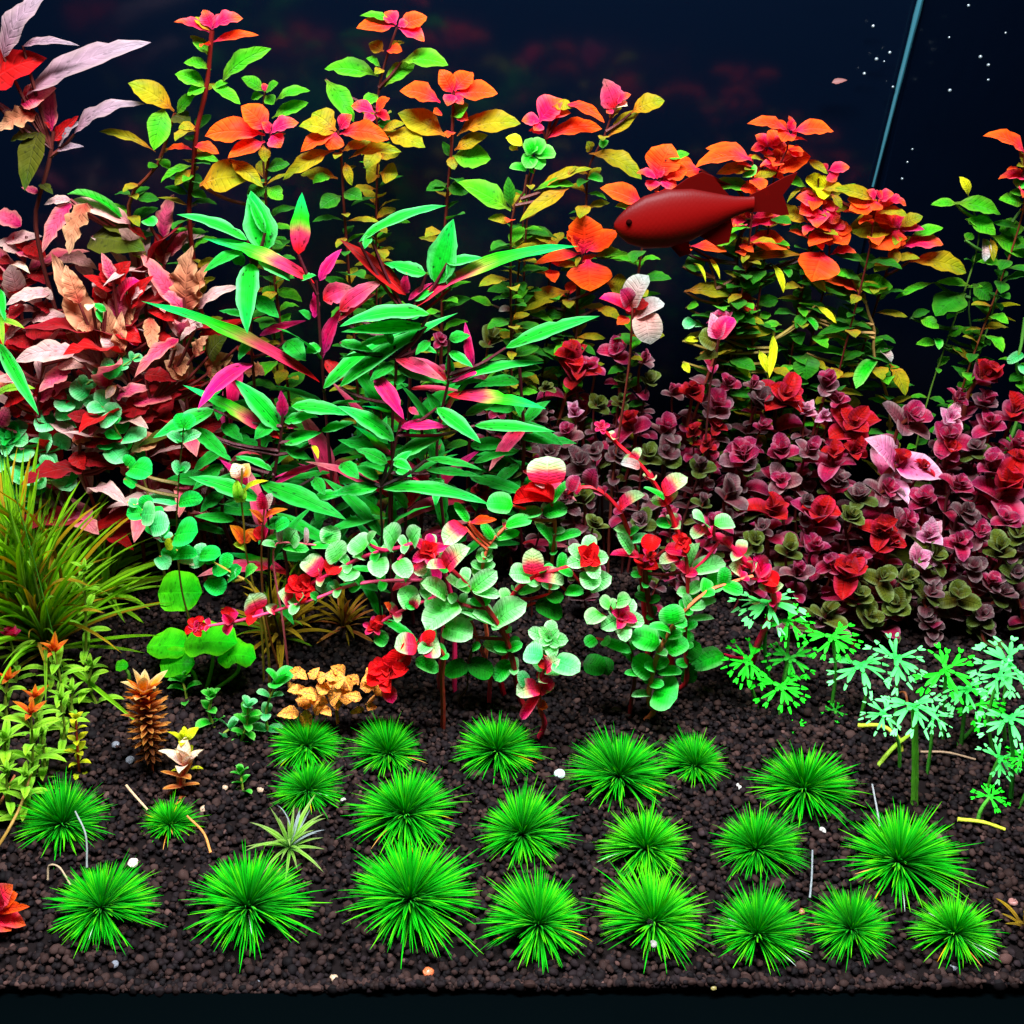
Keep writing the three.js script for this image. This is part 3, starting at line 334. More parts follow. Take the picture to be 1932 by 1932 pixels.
OR('small leafy green rosette with a cream leaf at its left, back centre', 2, -0.44, [[1085, 870], [1070, 960], [1040, 1150]], [
  [1080, 870, 1040, 790, 90, 'sg'], [1090, 865, 1150, 790, 90, 'sg'], [1095, 880, 1215, 870, 90, 'sg'], [1080, 885, 1040, 950, 90, 'sg'], [1090, 890, 1130, 960, 80, 'sg'], [1085, 875, 1110, 850, 60, 'sg'], [1030, 830, 930, 780, 70, 'yl'], [1000, 850, 950, 830, 50, 'y'], [1050, 960, 950, 950, 50, 'sg'], [1060, 960, 1090, 975, 50, 'sg']], { sw: 14, hex: '#40180f' });
OR('pink and orange wavy leaved plant left of the solitary forked shoot', 2, -0.46, [[1130, 690], [1160, 800], [1080, 1000]], [
  [1120, 690, 1250, 560, 160, 'p'], [1130, 690, 1020, 685, 80, 'p'], [1130, 700, 1090, 740, 70, 'p'], [1150, 680, 1300, 640, 80, 'p'], [1200, 600, 1310, 610, 75, 'y'], [1260, 590, 1490, 695, 60, 'o'], [1150, 790, 1475, 730, 90, 'o'], [1150, 760, 1060, 740, 60, 'p'], [1140, 840, 1020, 830, 60, 'y']], { sw: 14, hex: '#4a1410' });
OR('solitary forked shoot with brown upright leaf and curled yellow leaf against the dark wall', 2, -0.48, [[1560, 600], [1520, 680], [1485, 780], [1400, 950], [1385, 1180]], [
  [1550, 610, 1485, 445, 120, 'Pd'], [1560, 600, 1640, 535, 65, 'p'], [1560, 610, 1620, 600, 60, 'yw'], [1640, 640, 1830, 570, 110, 'y'], [1510, 775, 1690, 620, 70, 'y'], [1490, 790, 1480, 840, 50, 'sg'], [1540, 620, 1500, 640, 50, 'p'], [1410, 860, 1390, 800, 60, 'y'], [1400, 870, 1700, 1015, 110, 'y'], [1400, 1000, 1480, 1030, 50, 'sg'], [1390, 1180, 1520, 1150, 50, 'y'], [1410, 990, 1240, 970, 40, 'y']], { sw: 16, hex: '#401210' });
OR('salmon pink rosette above the fish head, left end of the right orange bank', 2, -0.44, [[1790, 1020], [1780, 1100], [1720, 1300]], [
  [1780, 1010, 1870, 815, 170, 'o'], [1790, 1015, 1670, 980, 70, 'p'], [1800, 1020, 1900, 1070, 90, 'p'], [1790, 1010, 1830, 930, 70, 'p'], [1820, 1010, 1960, 960, 120, 'o'], [1840, 900, 1970, 870, 60, 'g'], [1780, 1020, 1750, 1080, 80, 'p'], [1720, 1165, 1465, 1065, 130, 'o'], [1680, 1190, 1550, 1170, 70, 'g'], [1790, 1100, 1900, 1140, 90, 'o'], [1740, 1200, 1640, 1260, 90, 'g']], { sw: 16, hex: '#4a1410' });
OR('highest rosette of the right hand orange bank, with one long salmon leaf to the right', 3, -0.470, [[605, 750], [590, 850], [520, 1000], [500, 1180]], [
  [600, 740, 600, 655, 55, 'p'], [600, 745, 365, 700, 80, 'o'], [620, 745, 855, 745, 115, 'o'], [595, 755, 510, 685, 70, 'o'], [600, 750, 560, 800, 90, 'o'], [610, 740, 640, 690, 50, 'p'], [610, 760, 640, 780, 50, 'p'], [590, 850, 680, 880, 70, 'p']], { sw: 14, hex: '#4a1210' });
OR('crimson pink cluster directly below the highest rosette of the right bank', 3, -0.480, [[480, 830], [450, 960], [440, 1150]], [
  [480, 830, 600, 840, 75, 'p'], [480, 830, 385, 850, 65, 'p'], [480, 835, 410, 765, 85, 'p'], [485, 825, 560, 745, 100, 'o'], [480, 840, 470, 880, 70, 'p'], [490, 830, 580, 790, 60, 'p'], [440, 945, 725, 885, 150, 'o'], [450, 960, 350, 990, 70, 'o'], [700, 900, 820, 985, 45, 'y']], { sw: 16, hex: '#4a1210' });
OR('pair of broad orange leaves with a two tone green leaf, above the fish', 3, -0.460, [[395, 900], [400, 1050], [390, 1250]], [
  [390, 900, 130, 840, 125, 'o'], [395, 910, 70, 950, 150, 'o'], [400, 960, 190, 985, 80, 'y'], [350, 975, 415, 985, 90, 'sg'], [100, 960, -40, 990, 110, 'o'], [80, 980, -60, 920, 100, 'o'], [410, 1080, 110, 1080, 100, 'g'], [300, 1060, 420, 1090, 90, 'o']], { sw: 14, hex: '#4a1210' });
OR('small bright yellow cupped shoot with a pink bud behind it, right of the fish tail', 3, -0.478, [[770, 1010], [760, 1120], [740, 1260]], [
  [770, 1080, 700, 1000, 90, 'Y'], [770, 1090, 830, 1000, 90, 'Y'], [765, 1100, 750, 1000, 90, 'Y'], [770, 1060, 800, 1130, 90, 'Y'], [820, 970, 945, 945, 75, 'p'], [830, 975, 865, 1030, 60, 'p'], [820, 965, 780, 930, 50, 'p'], [700, 1060, 560, 1010, 75, 'g'], [680, 1060, 590, 1150, 25, 'y']], { sw: 14, hex: '#4a1a10' });
OR('small pink headed plant with a dark green leaf, at the foot of the glass seam', 3, -0.460, [[1105, 1130], [1080, 1230], [1060, 1400]], [
  [1100, 1135, 860, 1065, 80, 'y'], [1105, 1130, 1195, 1095, 80, 'p'], [1110, 1145, 1265, 1165, 55, 'p'], [1100, 1140, 1060, 1190, 100, 'o'], [1090, 1130, 1040, 1080, 60, 'p'], [1000, 1110, 920, 1050, 80, 'g'], [1080, 1150, 930, 1130, 100, 'o'], [1080, 1170, 940, 1190, 110, 'o'], [1105, 1120, 1130, 1080, 60, 'p'], [840, 1100, 900, 1180, 40, 'y']], { sw: 14, hex: '#4a1210' });
OR('dense pink rosette behind the fish tail with a yellow green leaf at its left', 3, -0.474, [[770, 1170], [740, 1280], [720, 1400]], [
  [780, 1165, 640, 1120, 110, 'p'], [765, 1170, 720, 1260, 100, 'p'], [710, 1260, 480, 1165, 110, 'y'], [790, 1175, 860, 1150, 100, 'p'], [790, 1190, 760, 1290, 110, 'p'], [790, 1180, 880, 1260, 110, 'p'], [860, 1180, 1050, 1210, 60, 'o'], [770, 1160, 790, 1110, 70, 'p'], [760, 1180, 660, 1210, 100, 'p'], [840, 1190, 950, 1160, 60, 'y']], { sw: 14, hex: '#4a1210' });
OR('large flat orange rosette with magenta bud at the right end of the orange bank', 3, -0.472, [[1215, 1290], [1190, 1400], [1170, 1480]], [
  [1215, 1285, 1100, 1195, 140, 'o'], [1215, 1290, 1010, 1235, 130, 'o'], [1210, 1300, 1060, 1400, 190, 'o'], [1230, 1285, 1360, 1225, 80, 'y'], [1290, 1340, 1475, 1290, 75, 'g'], [1240, 1300, 1370, 1300, 60, 'P'], [1210, 1295, 930, 1310, 170, 'y'], [1220, 1280, 1200, 1200, 90, 'p'], [1225, 1290, 1270, 1250, 60, 'p'], [1220, 1300, 1170, 1370, 140, 'o'], [1200, 1400, 1180, 1520, 70, 'y'], [1240, 1400, 1475, 1385, 120, 'p'], [1190, 1380, 1260, 1340, 80, 'o'], [1280, 1480, 1605, 1545, 120, 'y']], { sw: 16, hex: '#4a1210' });
OR('low spreading orange rosette between the fish tail and the large flat rosette', 3, -0.470, [[840, 1310], [830, 1420], [820, 1540]], [
  [850, 1310, 715, 1395, 120, 'o'], [855, 1310, 935, 1385, 110, 'o'], [840, 1300, 740, 1280, 100, 'o'], [845, 1300, 900, 1240, 100, 'p'], [850, 1300, 960, 1300, 90, 'o'], [845, 1310, 830, 1390, 110, 'o'], [840, 1300, 810, 1250, 80, 'p']], { sw: 14, hex: '#4a1210' });
OR('red orange paired leaves on a dark stem directly below the fish tail', 6, -0.468, [[375, 90], [330, 160], [305, 300], [300, 520]], [
  [355, 195, 605, 245, 140, 'o'], [350, 140, 610, 110, 80, 'p'], [370, 90, 240, 110, 50, 'p'], [380, 80, 330, 30, 50, 'p'], [380, 80, 520, 60, 50, 'p'], [690, 285, 320, 310, 60, 'y'], [790, 265, 730, 435, 210, 'o'], [150, 215, 310, 170, 90, 'g'], [40, 235, 250, 265, 70, 'o'], [-50, 240, 60, 250, 60, 'o'], [310, 400, 440, 450, 110, 'd'], [420, 610, 245, 520, 110, 'o'], [430, 640, 500, 620, 50, 'g']], { sw: 34, hex: '#1c0808' });
OR('bright orange upright three leaf rosette with a crimson fold, below the fish snout', 5, -0.466, [[1365, 280], [1340, 400], [1330, 700]], [
  [1365, 275, 1365, 50, 175, 'o'], [1365, 280, 1275, 150, 110, 'o'], [1335, 260, 1310, 170, 50, 'c'], [1385, 270, 1565, 150, 130, 'o'], [1360, 275, 1080, 345, 90, 'o'], [1395, 310, 1410, 490, 230, 'o'], [1430, 300, 1600, 280, 60, 'g'], [1440, 310, 1700, 340, 50, 'g'], [1350, 290, 1330, 350, 30, 'y']], { sw: 20, hex: '#300c0a' });
OR('golden yellow and green spotted leaf pair left of the three leaf rosette', 5, -0.470, [[1205, 215], [1180, 330], [1170, 700]], [
  [1210, 215, 945, 225, 150, 'y'], [1220, 190, 965, 165, 75, 'd'], [1200, 220, 1080, 180, 60, 'y'], [1180, 330, 1300, 330, 60, 'o']], { sw: 14, hex: '#301810' });
OR('golden lance leaf with olive leaves about it, under the orange round leaf', 5, -0.464, [[1290, 490], [1260, 620], [1250, 800]], [
  [1290, 490, 975, 625, 120, 'y'], [1500, 440, 1630, 480, 120, 'y'], [1010, 500, 890, 540, 60, 'g'], [860, 570, 730, 530, 60, 'g'], [960, 600, 890, 600, 40, 'w'], [1260, 620, 1140, 650, 60, 'd'], [1440, 590, 1580, 650, 70, 'y']], { sw: 14, hex: '#2a1810' });
OR('green tangled plant with dark leaves on a pale bent stem, over the bush', 6, -0.466, [[1025, 500], [1060, 640], [1085, 700], [1080, 830], [1170, 1150]], [
  [970, 460, 1190, 465, 125, 'g'], [1000, 500, 800, 430, 80, 'o'], [1000, 520, 650, 440, 110, 'd'], [960, 420, 850, 390, 70, 'g'], [1080, 670, 900, 560, 40, 'd'], [1060, 670, 760, 740, 60, 'd'], [1020, 880, 640, 820, 50, 'g'], [1090, 880, 980, 1040, 70, 'sg'], [1120, 820, 1180, 890, 50, 'w'], [1000, 540, 1000, 520, 50, 'd'], [690, 620, 640, 700, 60, 'd'], [700, 840, 700, 990, 120, 'd'], [1170, 900, 1260, 1080, 80, 'y'], [880, 680, 760, 560, 30, 'yl'], [760, 660, 690, 640, 50, 'sg']], { sw: 20, hex: '#8a6a3a', dx: 0.02, crown: undefined });
OR('green and olive leaves on thin pale stalks under the bank of orange leaves', 6, -0.470, [[140, 300], [180, 420], [200, 640]], [
  [10, 490, 275, 515, 90, 'y'], [310, 470, 430, 440, 110, 'd'], [420, 570, 540, 530, 90, 'd'], [20, 580, 90, 570, 70, 'g'], [60, 330, 130, 440, 20, 'yl'], [140, 290, 210, 420, 26, 'yl'], [500, 330, 570, 500, 35, 'yl'], [570, 360, 610, 410, 45, 'sg'], [400, 330, 460, 360, 50, 'sg'], [0, 350, 130, 320, 100, 'd'], [60, 650, 10, 700, 60, 'mw'], [110, 680, 50, 690, 60, 'mw']], { sw: 16, hex: '#4a2a14', crown: undefined });
OR('yellow green serrated leaf and stalks over the dark red bush, left of the tangled plant', 6, -0.462, [[520, 720], [500, 860], [480, 1000]], [
  [240, 760, 520, 720, 70, 'y'], [510, 720, 490, 980, 40, 'yl'], [430, 820, 480, 950, 40, 'yl'], [260, 890, 390, 980, 35, 'yl'], [560, 680, 450, 680, 45, 'g'], [100, 840, 310, 820, 80, 'y'], [0, 890, 40, 950, 40, 'yl'], [0, 770, 90, 770, 35, 'yl'], [750, 570, 870, 670, 35, 'yl'], [700, 640, 760, 710, 40, 'sg']], { sw: 14, hex: '#6a5a20', crown: undefined });
// green plants by the right edge of the picture
const GR = (label, r, z, stem, leaves, o = {}) => listedPlant({ name: 'green_stem_plant', label, cat: 'stem plant', r, z, stem, leaves, fill: { keys: ['d', 'g'], len: [24, 40], step: 70 }, ...o });
OR('orange leaf and pink tip on a slim stem at the upper right edge', 3, -0.460, [[1935, 880], [1920, 960], [1935, 1150]], [[1935, 870, 1700, 770, 105, 'o'], [1935, 960, 1900, 850, 40, 'y'], [1950, 1020, 1785, 1015, 85, 'p'], [1930, 1020, 1890, 1060, 80, 'sg'], [1940, 950, 1890, 940, 40, 'y'], [1930, 1150, 1790, 1130, 90, 'g'], [1930, 1100, 1850, 1090, 60, 'g']], { sw: 14, hex: '#5a2a14' });
GR('green plant with one broad flat leaf and an upright bud near the right edge', 3, -0.478, [[1620, 1110], [1640, 1180], [1680, 1320]], [[1615, 1110, 1565, 1000, 50, 'yl'], [1560, 1155, 1405, 1160, 55, 'g'], [1540, 1150, 1800, 1215, 110, 'g'], [1640, 1170, 1680, 1130, 60, 'g'], [1600, 1240, 1770, 1330, 90, 'g'], [1650, 1250, 1740, 1230, 60, 'd']], { sw: 12, hex: '#4a6a20' });
GR('green narrow leaved plant with a white streaked stem at the right edge', 3, -0.474, [[1760, 1310], [1770, 1420], [1790, 1600]], [[1740, 1330, 1935, 1460, 90, 'g'], [1935, 1290, 1790, 1310, 120, 'g'], [1700, 1320, 1610, 1240, 80, 'g'], [1700, 1350, 1710, 1480, 45, 'w'], [1600, 1360, 1640, 1320, 50, 'g'], [1740, 1350, 1760, 1480, 40, 'y'], [1850, 1380, 1940, 1360, 90, 'g'], [1920, 1180, 1950, 1170, 60, 'o']], { sw: 14, hex: '#4a7a30' });
GR('dim green plant with a curled leaf over a round one, right of the dark gap', 6, -0.474, [[1630, 470], [1620, 600], [1640, 850]], [[1630, 460, 1430, 440, 50, 'g'], [1430, 440, 1200, 535, 40, 'g'], [1640, 450, 1740, 540, 130, 'd'], [1600, 500, 1430, 630, 180, 'd'], [1700, 605, 1915, 570, 28, 'yl'], [1670, 655, 1885, 660, 28, 'yl'], [1340, 640, 1450, 700, 65, 'g'], [1500, 745, 1590, 690, 55, 'g'], [1580, 690, 1640, 750, 45, 'g'], [1640, 780, 1700, 770, 60, 'mw'], [1440, 780, 1320, 790, 50, 'g'], [1430, 760, 1450, 820, 45, 'sg'], [1290, 640, 1400, 600, 50, 'd']], { sw: 12, hex: '#2c4a1c' });
GR('pale green stalk with a folded leaf climbing the right edge above the red buds', 6, -0.466, [[1935, 640], [1915, 800], [1890, 900], [1920, 1100]], [[1925, 840, 1840, 900, 60, 'mw'], [1930, 900, 1935, 960, 60, 'mw'], [1930, 960, 1850, 1000, 60, 'd'], [1900, 1000, 1935, 1060, 70, 'g']], { sw: 22, hex: '#5a9a3a' });
// ---------- pale pink and crimson broad leaved plants at the left ----------
R = rng(401);
const PGp = 'pale pink and crimson broad leaved plants at the left';
const PK = (label, r, z, stem, leaves, o = {}) => listedPlant({ name: 'pink_leaf_plant', label, cat: 'stem plant', group: PGp, r, z, stem, leaves, sw: 24, hex: '#5a1c1c', wf: 0.82, fill: { keys: ['cd', 'c', 'pk', 'pk', 'pale', 'pale', 'pale'], len: [90, 190], step: 72, to: 0.92, one: 0.4, el: [0.1, 1.1] }, ...o });
PK('tall pale pink plant with a crimson leaf and long pointed leaves, top left corner', 1, -0.445, [[300, 740], [290, 860], [245, 1040], [200, 1250]], [
  [20, 320, 310, -60, 170, 'pt'], [150, 540, 855, 240, 230, 'pt'], [130, 260, 450, 260, 60, 'pt'], [-90, 520, 265, 330, 270, 'c'], [295, 740, 280, 420, 110, 'pk'], [210, 640, -20, 740, 150, 'br'], [120, 590, 320, 500, 200, 'pk'], [250, 880, -20, 570, 65, 'pt'], [420, 760, 820, 590, 115, 'pt'], [330, 830, 460, 690, 90, 'pt'], [300, 800, 445, 655, 70, 'c'], [320, 850, 475, 830, 60, 'pt'], [290, 740, 250, 690, 50, 'c'], [220, 740, 140, 1080, 150, 'ol'], [200, 760, 60, 800, 90, 'ol'], [220, 1090, 120, 1060, 50, 'pk'], [230, 1040, 300, 1100, 60, 'ol']], { sw: 30, hex: '#4a1c18', fill: { keys: ['cd', 'ol'], len: [50, 70], step: 130, to: 0.5 } });
PK('pale arching leaves over the dark gap, left of the upright pink spear', 4, -0.445, [[730, 110], [760, 200], [800, 420]], [
  [740, 110, 380, -20, 120, 'pale'], [400, -30, 250, 0, 60, 'pale'], [400, -10, 240, 270, 110, 'pk'], [490, -10, 390, 280, 140, 'br'], [700, 90, 380, -60, 60, 'sg'], [740, 130, 830, 200, 50, 'c'], [520, 180, 820, 260, 260, 'ol'], [760, 160, 540, 90, 120, 'ol']]);
PK('upright pale pink spear with a crimson fork at its base, beside the bright green leaves', 4, -0.445, [[930, 180], [930, 300], [920, 500], [900, 800]], [
  [925, 180, 985, -60, 130, 'pk'], [930, 290, 880, 160, 95, 'c'], [930, 290, 985, 190, 80, 'c'], [950, 290, 1110, 100, 90, 'pk'], [1000, 240, 1160, 175, 60, 'pale'], [920, 330, 870, 230, 60, 'br'], [930, 330, 970, 270, 50, 'pale'], [830, 80, 870, 120, 90, 'mg'], [1060, 30, 1120, 0, 50, 'pale']]);
PK('pink plant with tall wavy striped leaves, right of the crimson folded leaves', 4, -0.420, [[1040, 520], [1050, 640], [1040, 900]], [
  [1000, 560, 790, 270, 125, 'pk'], [1060, 600, 1090, 230, 210, 'br'], [1110, 580, 1180, 330, 110, 'br'], [1120, 590, 1360, 465, 85, 'pale'], [1050, 620, 890, 470, 90, 'pk'], [1030, 650, 1150, 690, 90, 'pale'], [1000, 720, 1120, 650, 60, 'pale'], [1010, 640, 830, 600, 110, 'c'], [1040, 700, 1300, 660, 70, 'cd'], [1000, 600, 980, 440, 100, 'br']]);
PK('crimson plant with folded dark red leaves in the heart of the pink group', 4, -0.415, [[640, 430], [660, 600], [690, 800]], [
  [640, 640, 530, 460, 130, 'c'], [650, 440, 740, 320, 130, 'c'], [640, 430, 575, 270, 80, 'pk'], [650, 460, 560, 330, 120, 'c'], [730, 580, 870, 400, 120, 'c'], [690, 540, 790, 430, 110, 'rp'], [740, 560, 860, 460, 70, 'pale'], [660, 650, 690, 440, 110, 'pk'], [660, 660, 640, 560, 110, 'c'], [710, 660, 770, 580, 130, 'br'], [600, 530, 520, 440, 60, 'pale'], [640, 480, 470, 400, 90, 'c'], [670, 700, 800, 780, 120, 'c'], [690, 680, 780, 800, 90, 'rp'], [850, 640, 860, 840, 90, 'br'], [860, 760, 1000, 800, 120, 'c']]);
PK('plant with two tall brown pink wavy leaves leaning to the upper left', 4, -0.405, [[560, 780], [570, 860], [600, 1000]], [
  [560, 820, 290, 270, 170, 'br'], [450, 560, 370, 340, 130, 'br'], [650, 870, 585, 545, 130, 'br'], [650, 860, 570, 710, 140, 'pale'], [690, 860, 690, 600, 90, 'br'], [530, 700, 420, 690, 80, 'br'], [600, 600, 520, 560, 50, 'G'], [580, 650, 540, 600, 80, 'mg'], [520, 560, 500, 600, 70, 'yw']]);
PK('pale pink plant with drooping light leaves along the left edge, upper', 4, -0.460, [[150, 180], [140, 300], [120, 600]], [
  [120, 120, -60, 60, 130, 'pk'], [30, 210, 240, 180, 110, 'pale'], [120, 260, -20, 210, 120, 'pale'], [150, 220, 260, 300, 120, 'c'], [90, 260, 230, 320, 90, 'pk'], [-30, 410, 110, 370, 110, 'c'], [60, 340, 170, 390, 60, 'yw'], [150, 250, 70, 180, 80, 'c'], [340, 300, 555, 370, 110, 'pale'], [430, 330, 560, 460, 70, 'pale'], [0, 300, 60, 330, 70, 'cd'], [110, 450, 220, 430, 90, 'cd'], [40, 440, 140, 520, 100, 'c'], [180, 380, 260, 450, 90, 'cd']]);
PK('pale pink plant with level light leaves and a dark crimson underside, left edge middle', 4, -0.430, [[200, 560], [190, 700], [180, 950]], [
  [290, 500, 30, 570, 100, 'pale'], [240, 560, 110, 500, 90, 'pale'], [210, 600, 40, 590, 60, 'pale'], [15, 790, 200, 640, 70, 'pale'], [180, 650, 420, 660, 110, 'pale'], [150, 700, 400, 760, 150, 'cd'], [60, 740, 200, 830, 140, 'cd'], [300, 600, 190, 560, 80, 'cd'], [220, 480, 300, 540, 80, 'pale'], [300, 650, 460, 620, 90, 'c'], [380, 700, 520, 800, 110, 'br'], [120, 560, 60, 660, 90, 'cd'], [440, 560, 480, 480, 120, 'cd'], [10, 640, 100, 690, 80, 'br']]);
PK('pale pink plant with a broad ruffled level leaf above the mint green trailing stem', 4, -0.395, [[250, 830], [240, 950], [220, 1200]], [
  [430, 830, 80, 890, 150, 'pale'], [330, 910, 480, 920, 90, 'pale'], [400, 930, 220, 1060, 120, 'pk'], [220, 1110, 420, 1010, 120, 'pk'], [110, 930, 40, 1000, 100, 'pk'], [40, 1100, 150, 1090, 160, 'c'], [10, 1060, 90, 960, 110, 'br'], [0, 1250, 60, 1130, 110, 'pk'], [60, 1180, 140, 1130, 110, 'c'], [300, 1050, 380, 1100, 80, 'cd'], [240, 1180, 400, 1110, 90, 'cd']]);
PK('pink plant with arched pale leaves over dark maroon shade, lower right of the pink group', 4, -0.390, [[860, 1080], [850, 1180], [820, 1350]], [
  [1010, 760, 760, 980, 85, 'pk'], [1110, 690, 1020, 770, 50, 'pale'], [660, 1100, 860, 1040, 100, 'pk'], [740, 1130, 1050, 1070, 100, 'pk'], [660, 1020, 600, 1100, 60, 'yw'], [980, 920, 1080, 880, 170, 'br'], [1060, 980, 930, 880, 120, 'br'], [1170, 960, 1320, 850, 150, 'br'], [1100, 850, 1180, 740, 110, 'br'], [1330, 900, 1190, 1020, 140, 'br'], [860, 1150, 1100, 1000, 110, 'cd'], [850, 1130, 660, 1190, 130, 'cd'], [820, 960, 1000, 1000, 110, 'cd'], [900, 1180, 740, 1260, 90, 'cd'], [1390, 930, 1500, 960, 120, 'br'], [1180, 860, 1290, 740, 160, 'ol'], [1000, 1040, 1180, 1010, 70, 'c'], [1350, 800, 1440, 860, 70, 'c']]);
PK('dark maroon shaded plant under the mint trailing stem at lower left', 4, -0.380, [[480, 1180], [470, 1280], [450, 1420]], [
  [420, 1230, 620, 1200, 110, 'cd'], [500, 1210, 380, 1190, 90, 'cd'], [480, 1300, 560, 1260, 90, 'pk'], [410, 1320, 520, 1330, 100, 'br'], [470, 1270, 430, 1330, 90, 'cd'], [900, 1310, 740, 1400, 110, 'br'], [960, 1280, 780, 1370, 80, 'ol'], [440, 1430, 640, 1480, 90, 'cd'], [420, 1400, 480, 1500, 110, 'c'], [620, 1460, 740, 1390, 50, 'br'], [480, 1360, 720, 1340, 80, 'cd'], [600, 1490, 780, 1470, 70, 'cd']]);
PK('dark maroon shaded plant in the lower gap between the pink and the green groups', 7, -0.400, [[1100, 0], [1090, 80], [1080, 200]], [
  [1100, -60, 1280, -110, 130, 'cd'], [1100, -40, 1000, -90, 100, 'cd'], [1150, 20, 1340, -40, 130, 'cd'], [1090, 30, 1280, 90, 100, 'cd'], [1080, 60, 930, 20, 80, 'cd'], [1090, 90, 1200, 160, 90, 'cd'], [1080, 120, 940, 140, 80, 'cd']]);
// grassy single blades at the far left edge
R = rng(420);
{ const o = listedPlant({ name: 'grass_blade_plant', label: 'bright green single grass blades crossing the pink leaves at the left edge', cat: 'grass', r: 4, z: -0.27, stem: [[-30, 780], [-40, 1000], [-30, 1200]], sw: 8, hex: '#3a7a1c', leaves: [[-10, 780, 220, 1190, 70, 'G'], [-20, 620, 40, 640, 50, 'G'], [0, 480, 30, 660, 50, 'G'], [-20, 660, 140, 700, 30, 'k1'], [-20, 1080, 200, 1040, 40, 'k1'], [0, 560, 20, 800, 30, 'k1']] }); }
// ---------- dark red rosette bush at the right ----------
R = rng(601);
const BUSH = [];                                                   // [x, y, width, style] in the 1932 frame; style: r crimson, m mauve, p pale open, o olive, d dim
const bush = (r, x, y, w, st) => { const u = U(r, x, y); BUSH.push([u[0], u[1], w * REG[r][2], st]); };
[[1310, 860, 250, 'r'], [1330, 960, 220, 'r'], [1560, 830, 190, 'm'], [850, 760, 170, 'o'], [1640, 1240, 270, 'r'], [1280, 1300, 190, 'm'], [1100, 1190, 150, 'm'], [1320, 1170, 150, 'p'], [1160, 1030, 110, 'o'], [1590, 1000, 150, 'o'], [560, 770, 120, 'm'], [1740, 1000, 120, 'o'], [1840, 1280, 200, 'm'], [1730, 1420, 150, 'o'], [1040, 1350, 180, 'd'], [1430, 1400, 150, 'd'], [1880, 1060, 150, 'm'], [1450, 1130, 130, 'o']].forEach(a => bush(5, ...a));
[[215, 670, 190, 'm'], [55, 1070, 210, 'r'], [195, 1150, 220, 'm'], [260, 1010, 160, 'm'], [570, 1090, 230, 'r'], [820, 1010, 210, 'm'], [960, 1250, 250, 'r'], [1280, 1210, 250, 'm'], [1700, 970, 260, 'r'], [1560, 1090, 150, 'm'], [1870, 1180, 200, 'r'], [1520, 1200, 150, 'p'], [1740, 1250, 190, 'm'], [560, 1400, 180, 'm'], [330, 1400, 180, 'm'], [720, 1390, 170, 'm'], [1500, 1320, 200, 'm'], [700, 1160, 110, 'p'], [800, 1190, 120, 'p'], [60, 1290, 120, 'r'], [450, 1260, 120, 'm'], [400, 1020, 110, 'm'], [1660, 1380, 170, 'd'], [1880, 1360, 180, 'm']].forEach(a => bush(6, ...a));
[[340, 90, 220, 'm'], [560, 210, 160, 'm'], [850, 90, 240, 'r'], [1215, 110, 480, 'p'], [505, 375, 270, 'r'], [770, 415, 290, 'r'], [1120, 490, 230, 'r'], [1820, 260, 330, 'r'], [1740, 130, 200, 'm'], [1900, 110, 190, 'r'], [930, 720, 270, 'r'], [650, 730, 170, 'm'], [600, 600, 180, 'o'], [1180, 560, 170, 'r'], [1550, 240, 170, 'm'], [1500, 30, 190, 'r'], [100, 130, 170, 'd'], [260, 280, 190, 'd'], [120, 330, 150, 'd'], [400, 560, 190, 'o'], [950, 410, 160, 'o'], [1000, 300, 150, 'd'], [1250, 450, 190, 'm'], [1400, 520, 200, 'p'], [1560, 560, 170, 'm'], [1680, 500, 170, 'm'], [1420, 640, 200, 'o'], [1340, 650, 170, 'p'], [1130, 760, 190, 'o'], [1640, 700, 190, 'd'], [1800, 600, 220, 'o'], [1880, 740, 170, 'd'], [980, 860, 190, 'o'], [820, 960, 180, 'o'], [1050, 980, 170, 'o'], [1210, 910, 180, 'o'], [1400, 850, 210, 'd'], [1810, 850, 190, 'd'], [700, 330, 120, 'd'], [1150, 260, 210, 'm'], [1360, 320, 190, 'm'], [1600, 380, 180, 'd'], [740, 590, 190, 'm'], [380, 120, 130, 'd'], [1830, 430, 170, 'm'], [1900, 520, 170, 'o'], [450, 480, 130, 'd'], [880, 210, 150, 'd'], [1390, 1000, 150, 'd'], [1700, 970, 150, 'd']].forEach(a => bush(9, ...a));
[[1180, 60, 220, 'd'], [1350, 110, 200, 'd'], [960, 180, 180, 'o'], [1430, 450, 170, 'o'], [1270, 330, 150, 'd'], [1700, 440, 150, 'd'], [860, 60, 160, 'd'], [1840, 60, 190, 'd'], [1560, 60, 160, 'd'], [1330, 610, 130, 'd'], [1150, 420, 140, 'd'], [1840, 690, 110, 'd']].forEach(a => bush(8, ...a));
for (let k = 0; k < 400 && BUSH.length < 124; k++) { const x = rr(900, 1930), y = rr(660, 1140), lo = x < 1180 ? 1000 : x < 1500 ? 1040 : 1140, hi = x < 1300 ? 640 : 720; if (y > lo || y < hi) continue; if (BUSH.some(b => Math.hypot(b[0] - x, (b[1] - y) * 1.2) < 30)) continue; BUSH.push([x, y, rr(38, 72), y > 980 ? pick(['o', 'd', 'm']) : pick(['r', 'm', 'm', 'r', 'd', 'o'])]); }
const bushZ = (x, y) => { const t = sstep(640, 1230, y); return lerp(-0.445, -0.305, t) - (x < 1200 && y < 900 ? 0.0 : 0); };
const rowsOf = [[], [], [], [], [], [], [], []]; BUSH.forEach(b => { b[4] = [700, 760, 820, 880, 950, 1020, 1090, 9999].findIndex(y => b[1] < y); rowsOf[b[4]].push(b); });
rowsOf.forEach(r => r.sort((a, b) => a[0] - b[0]));
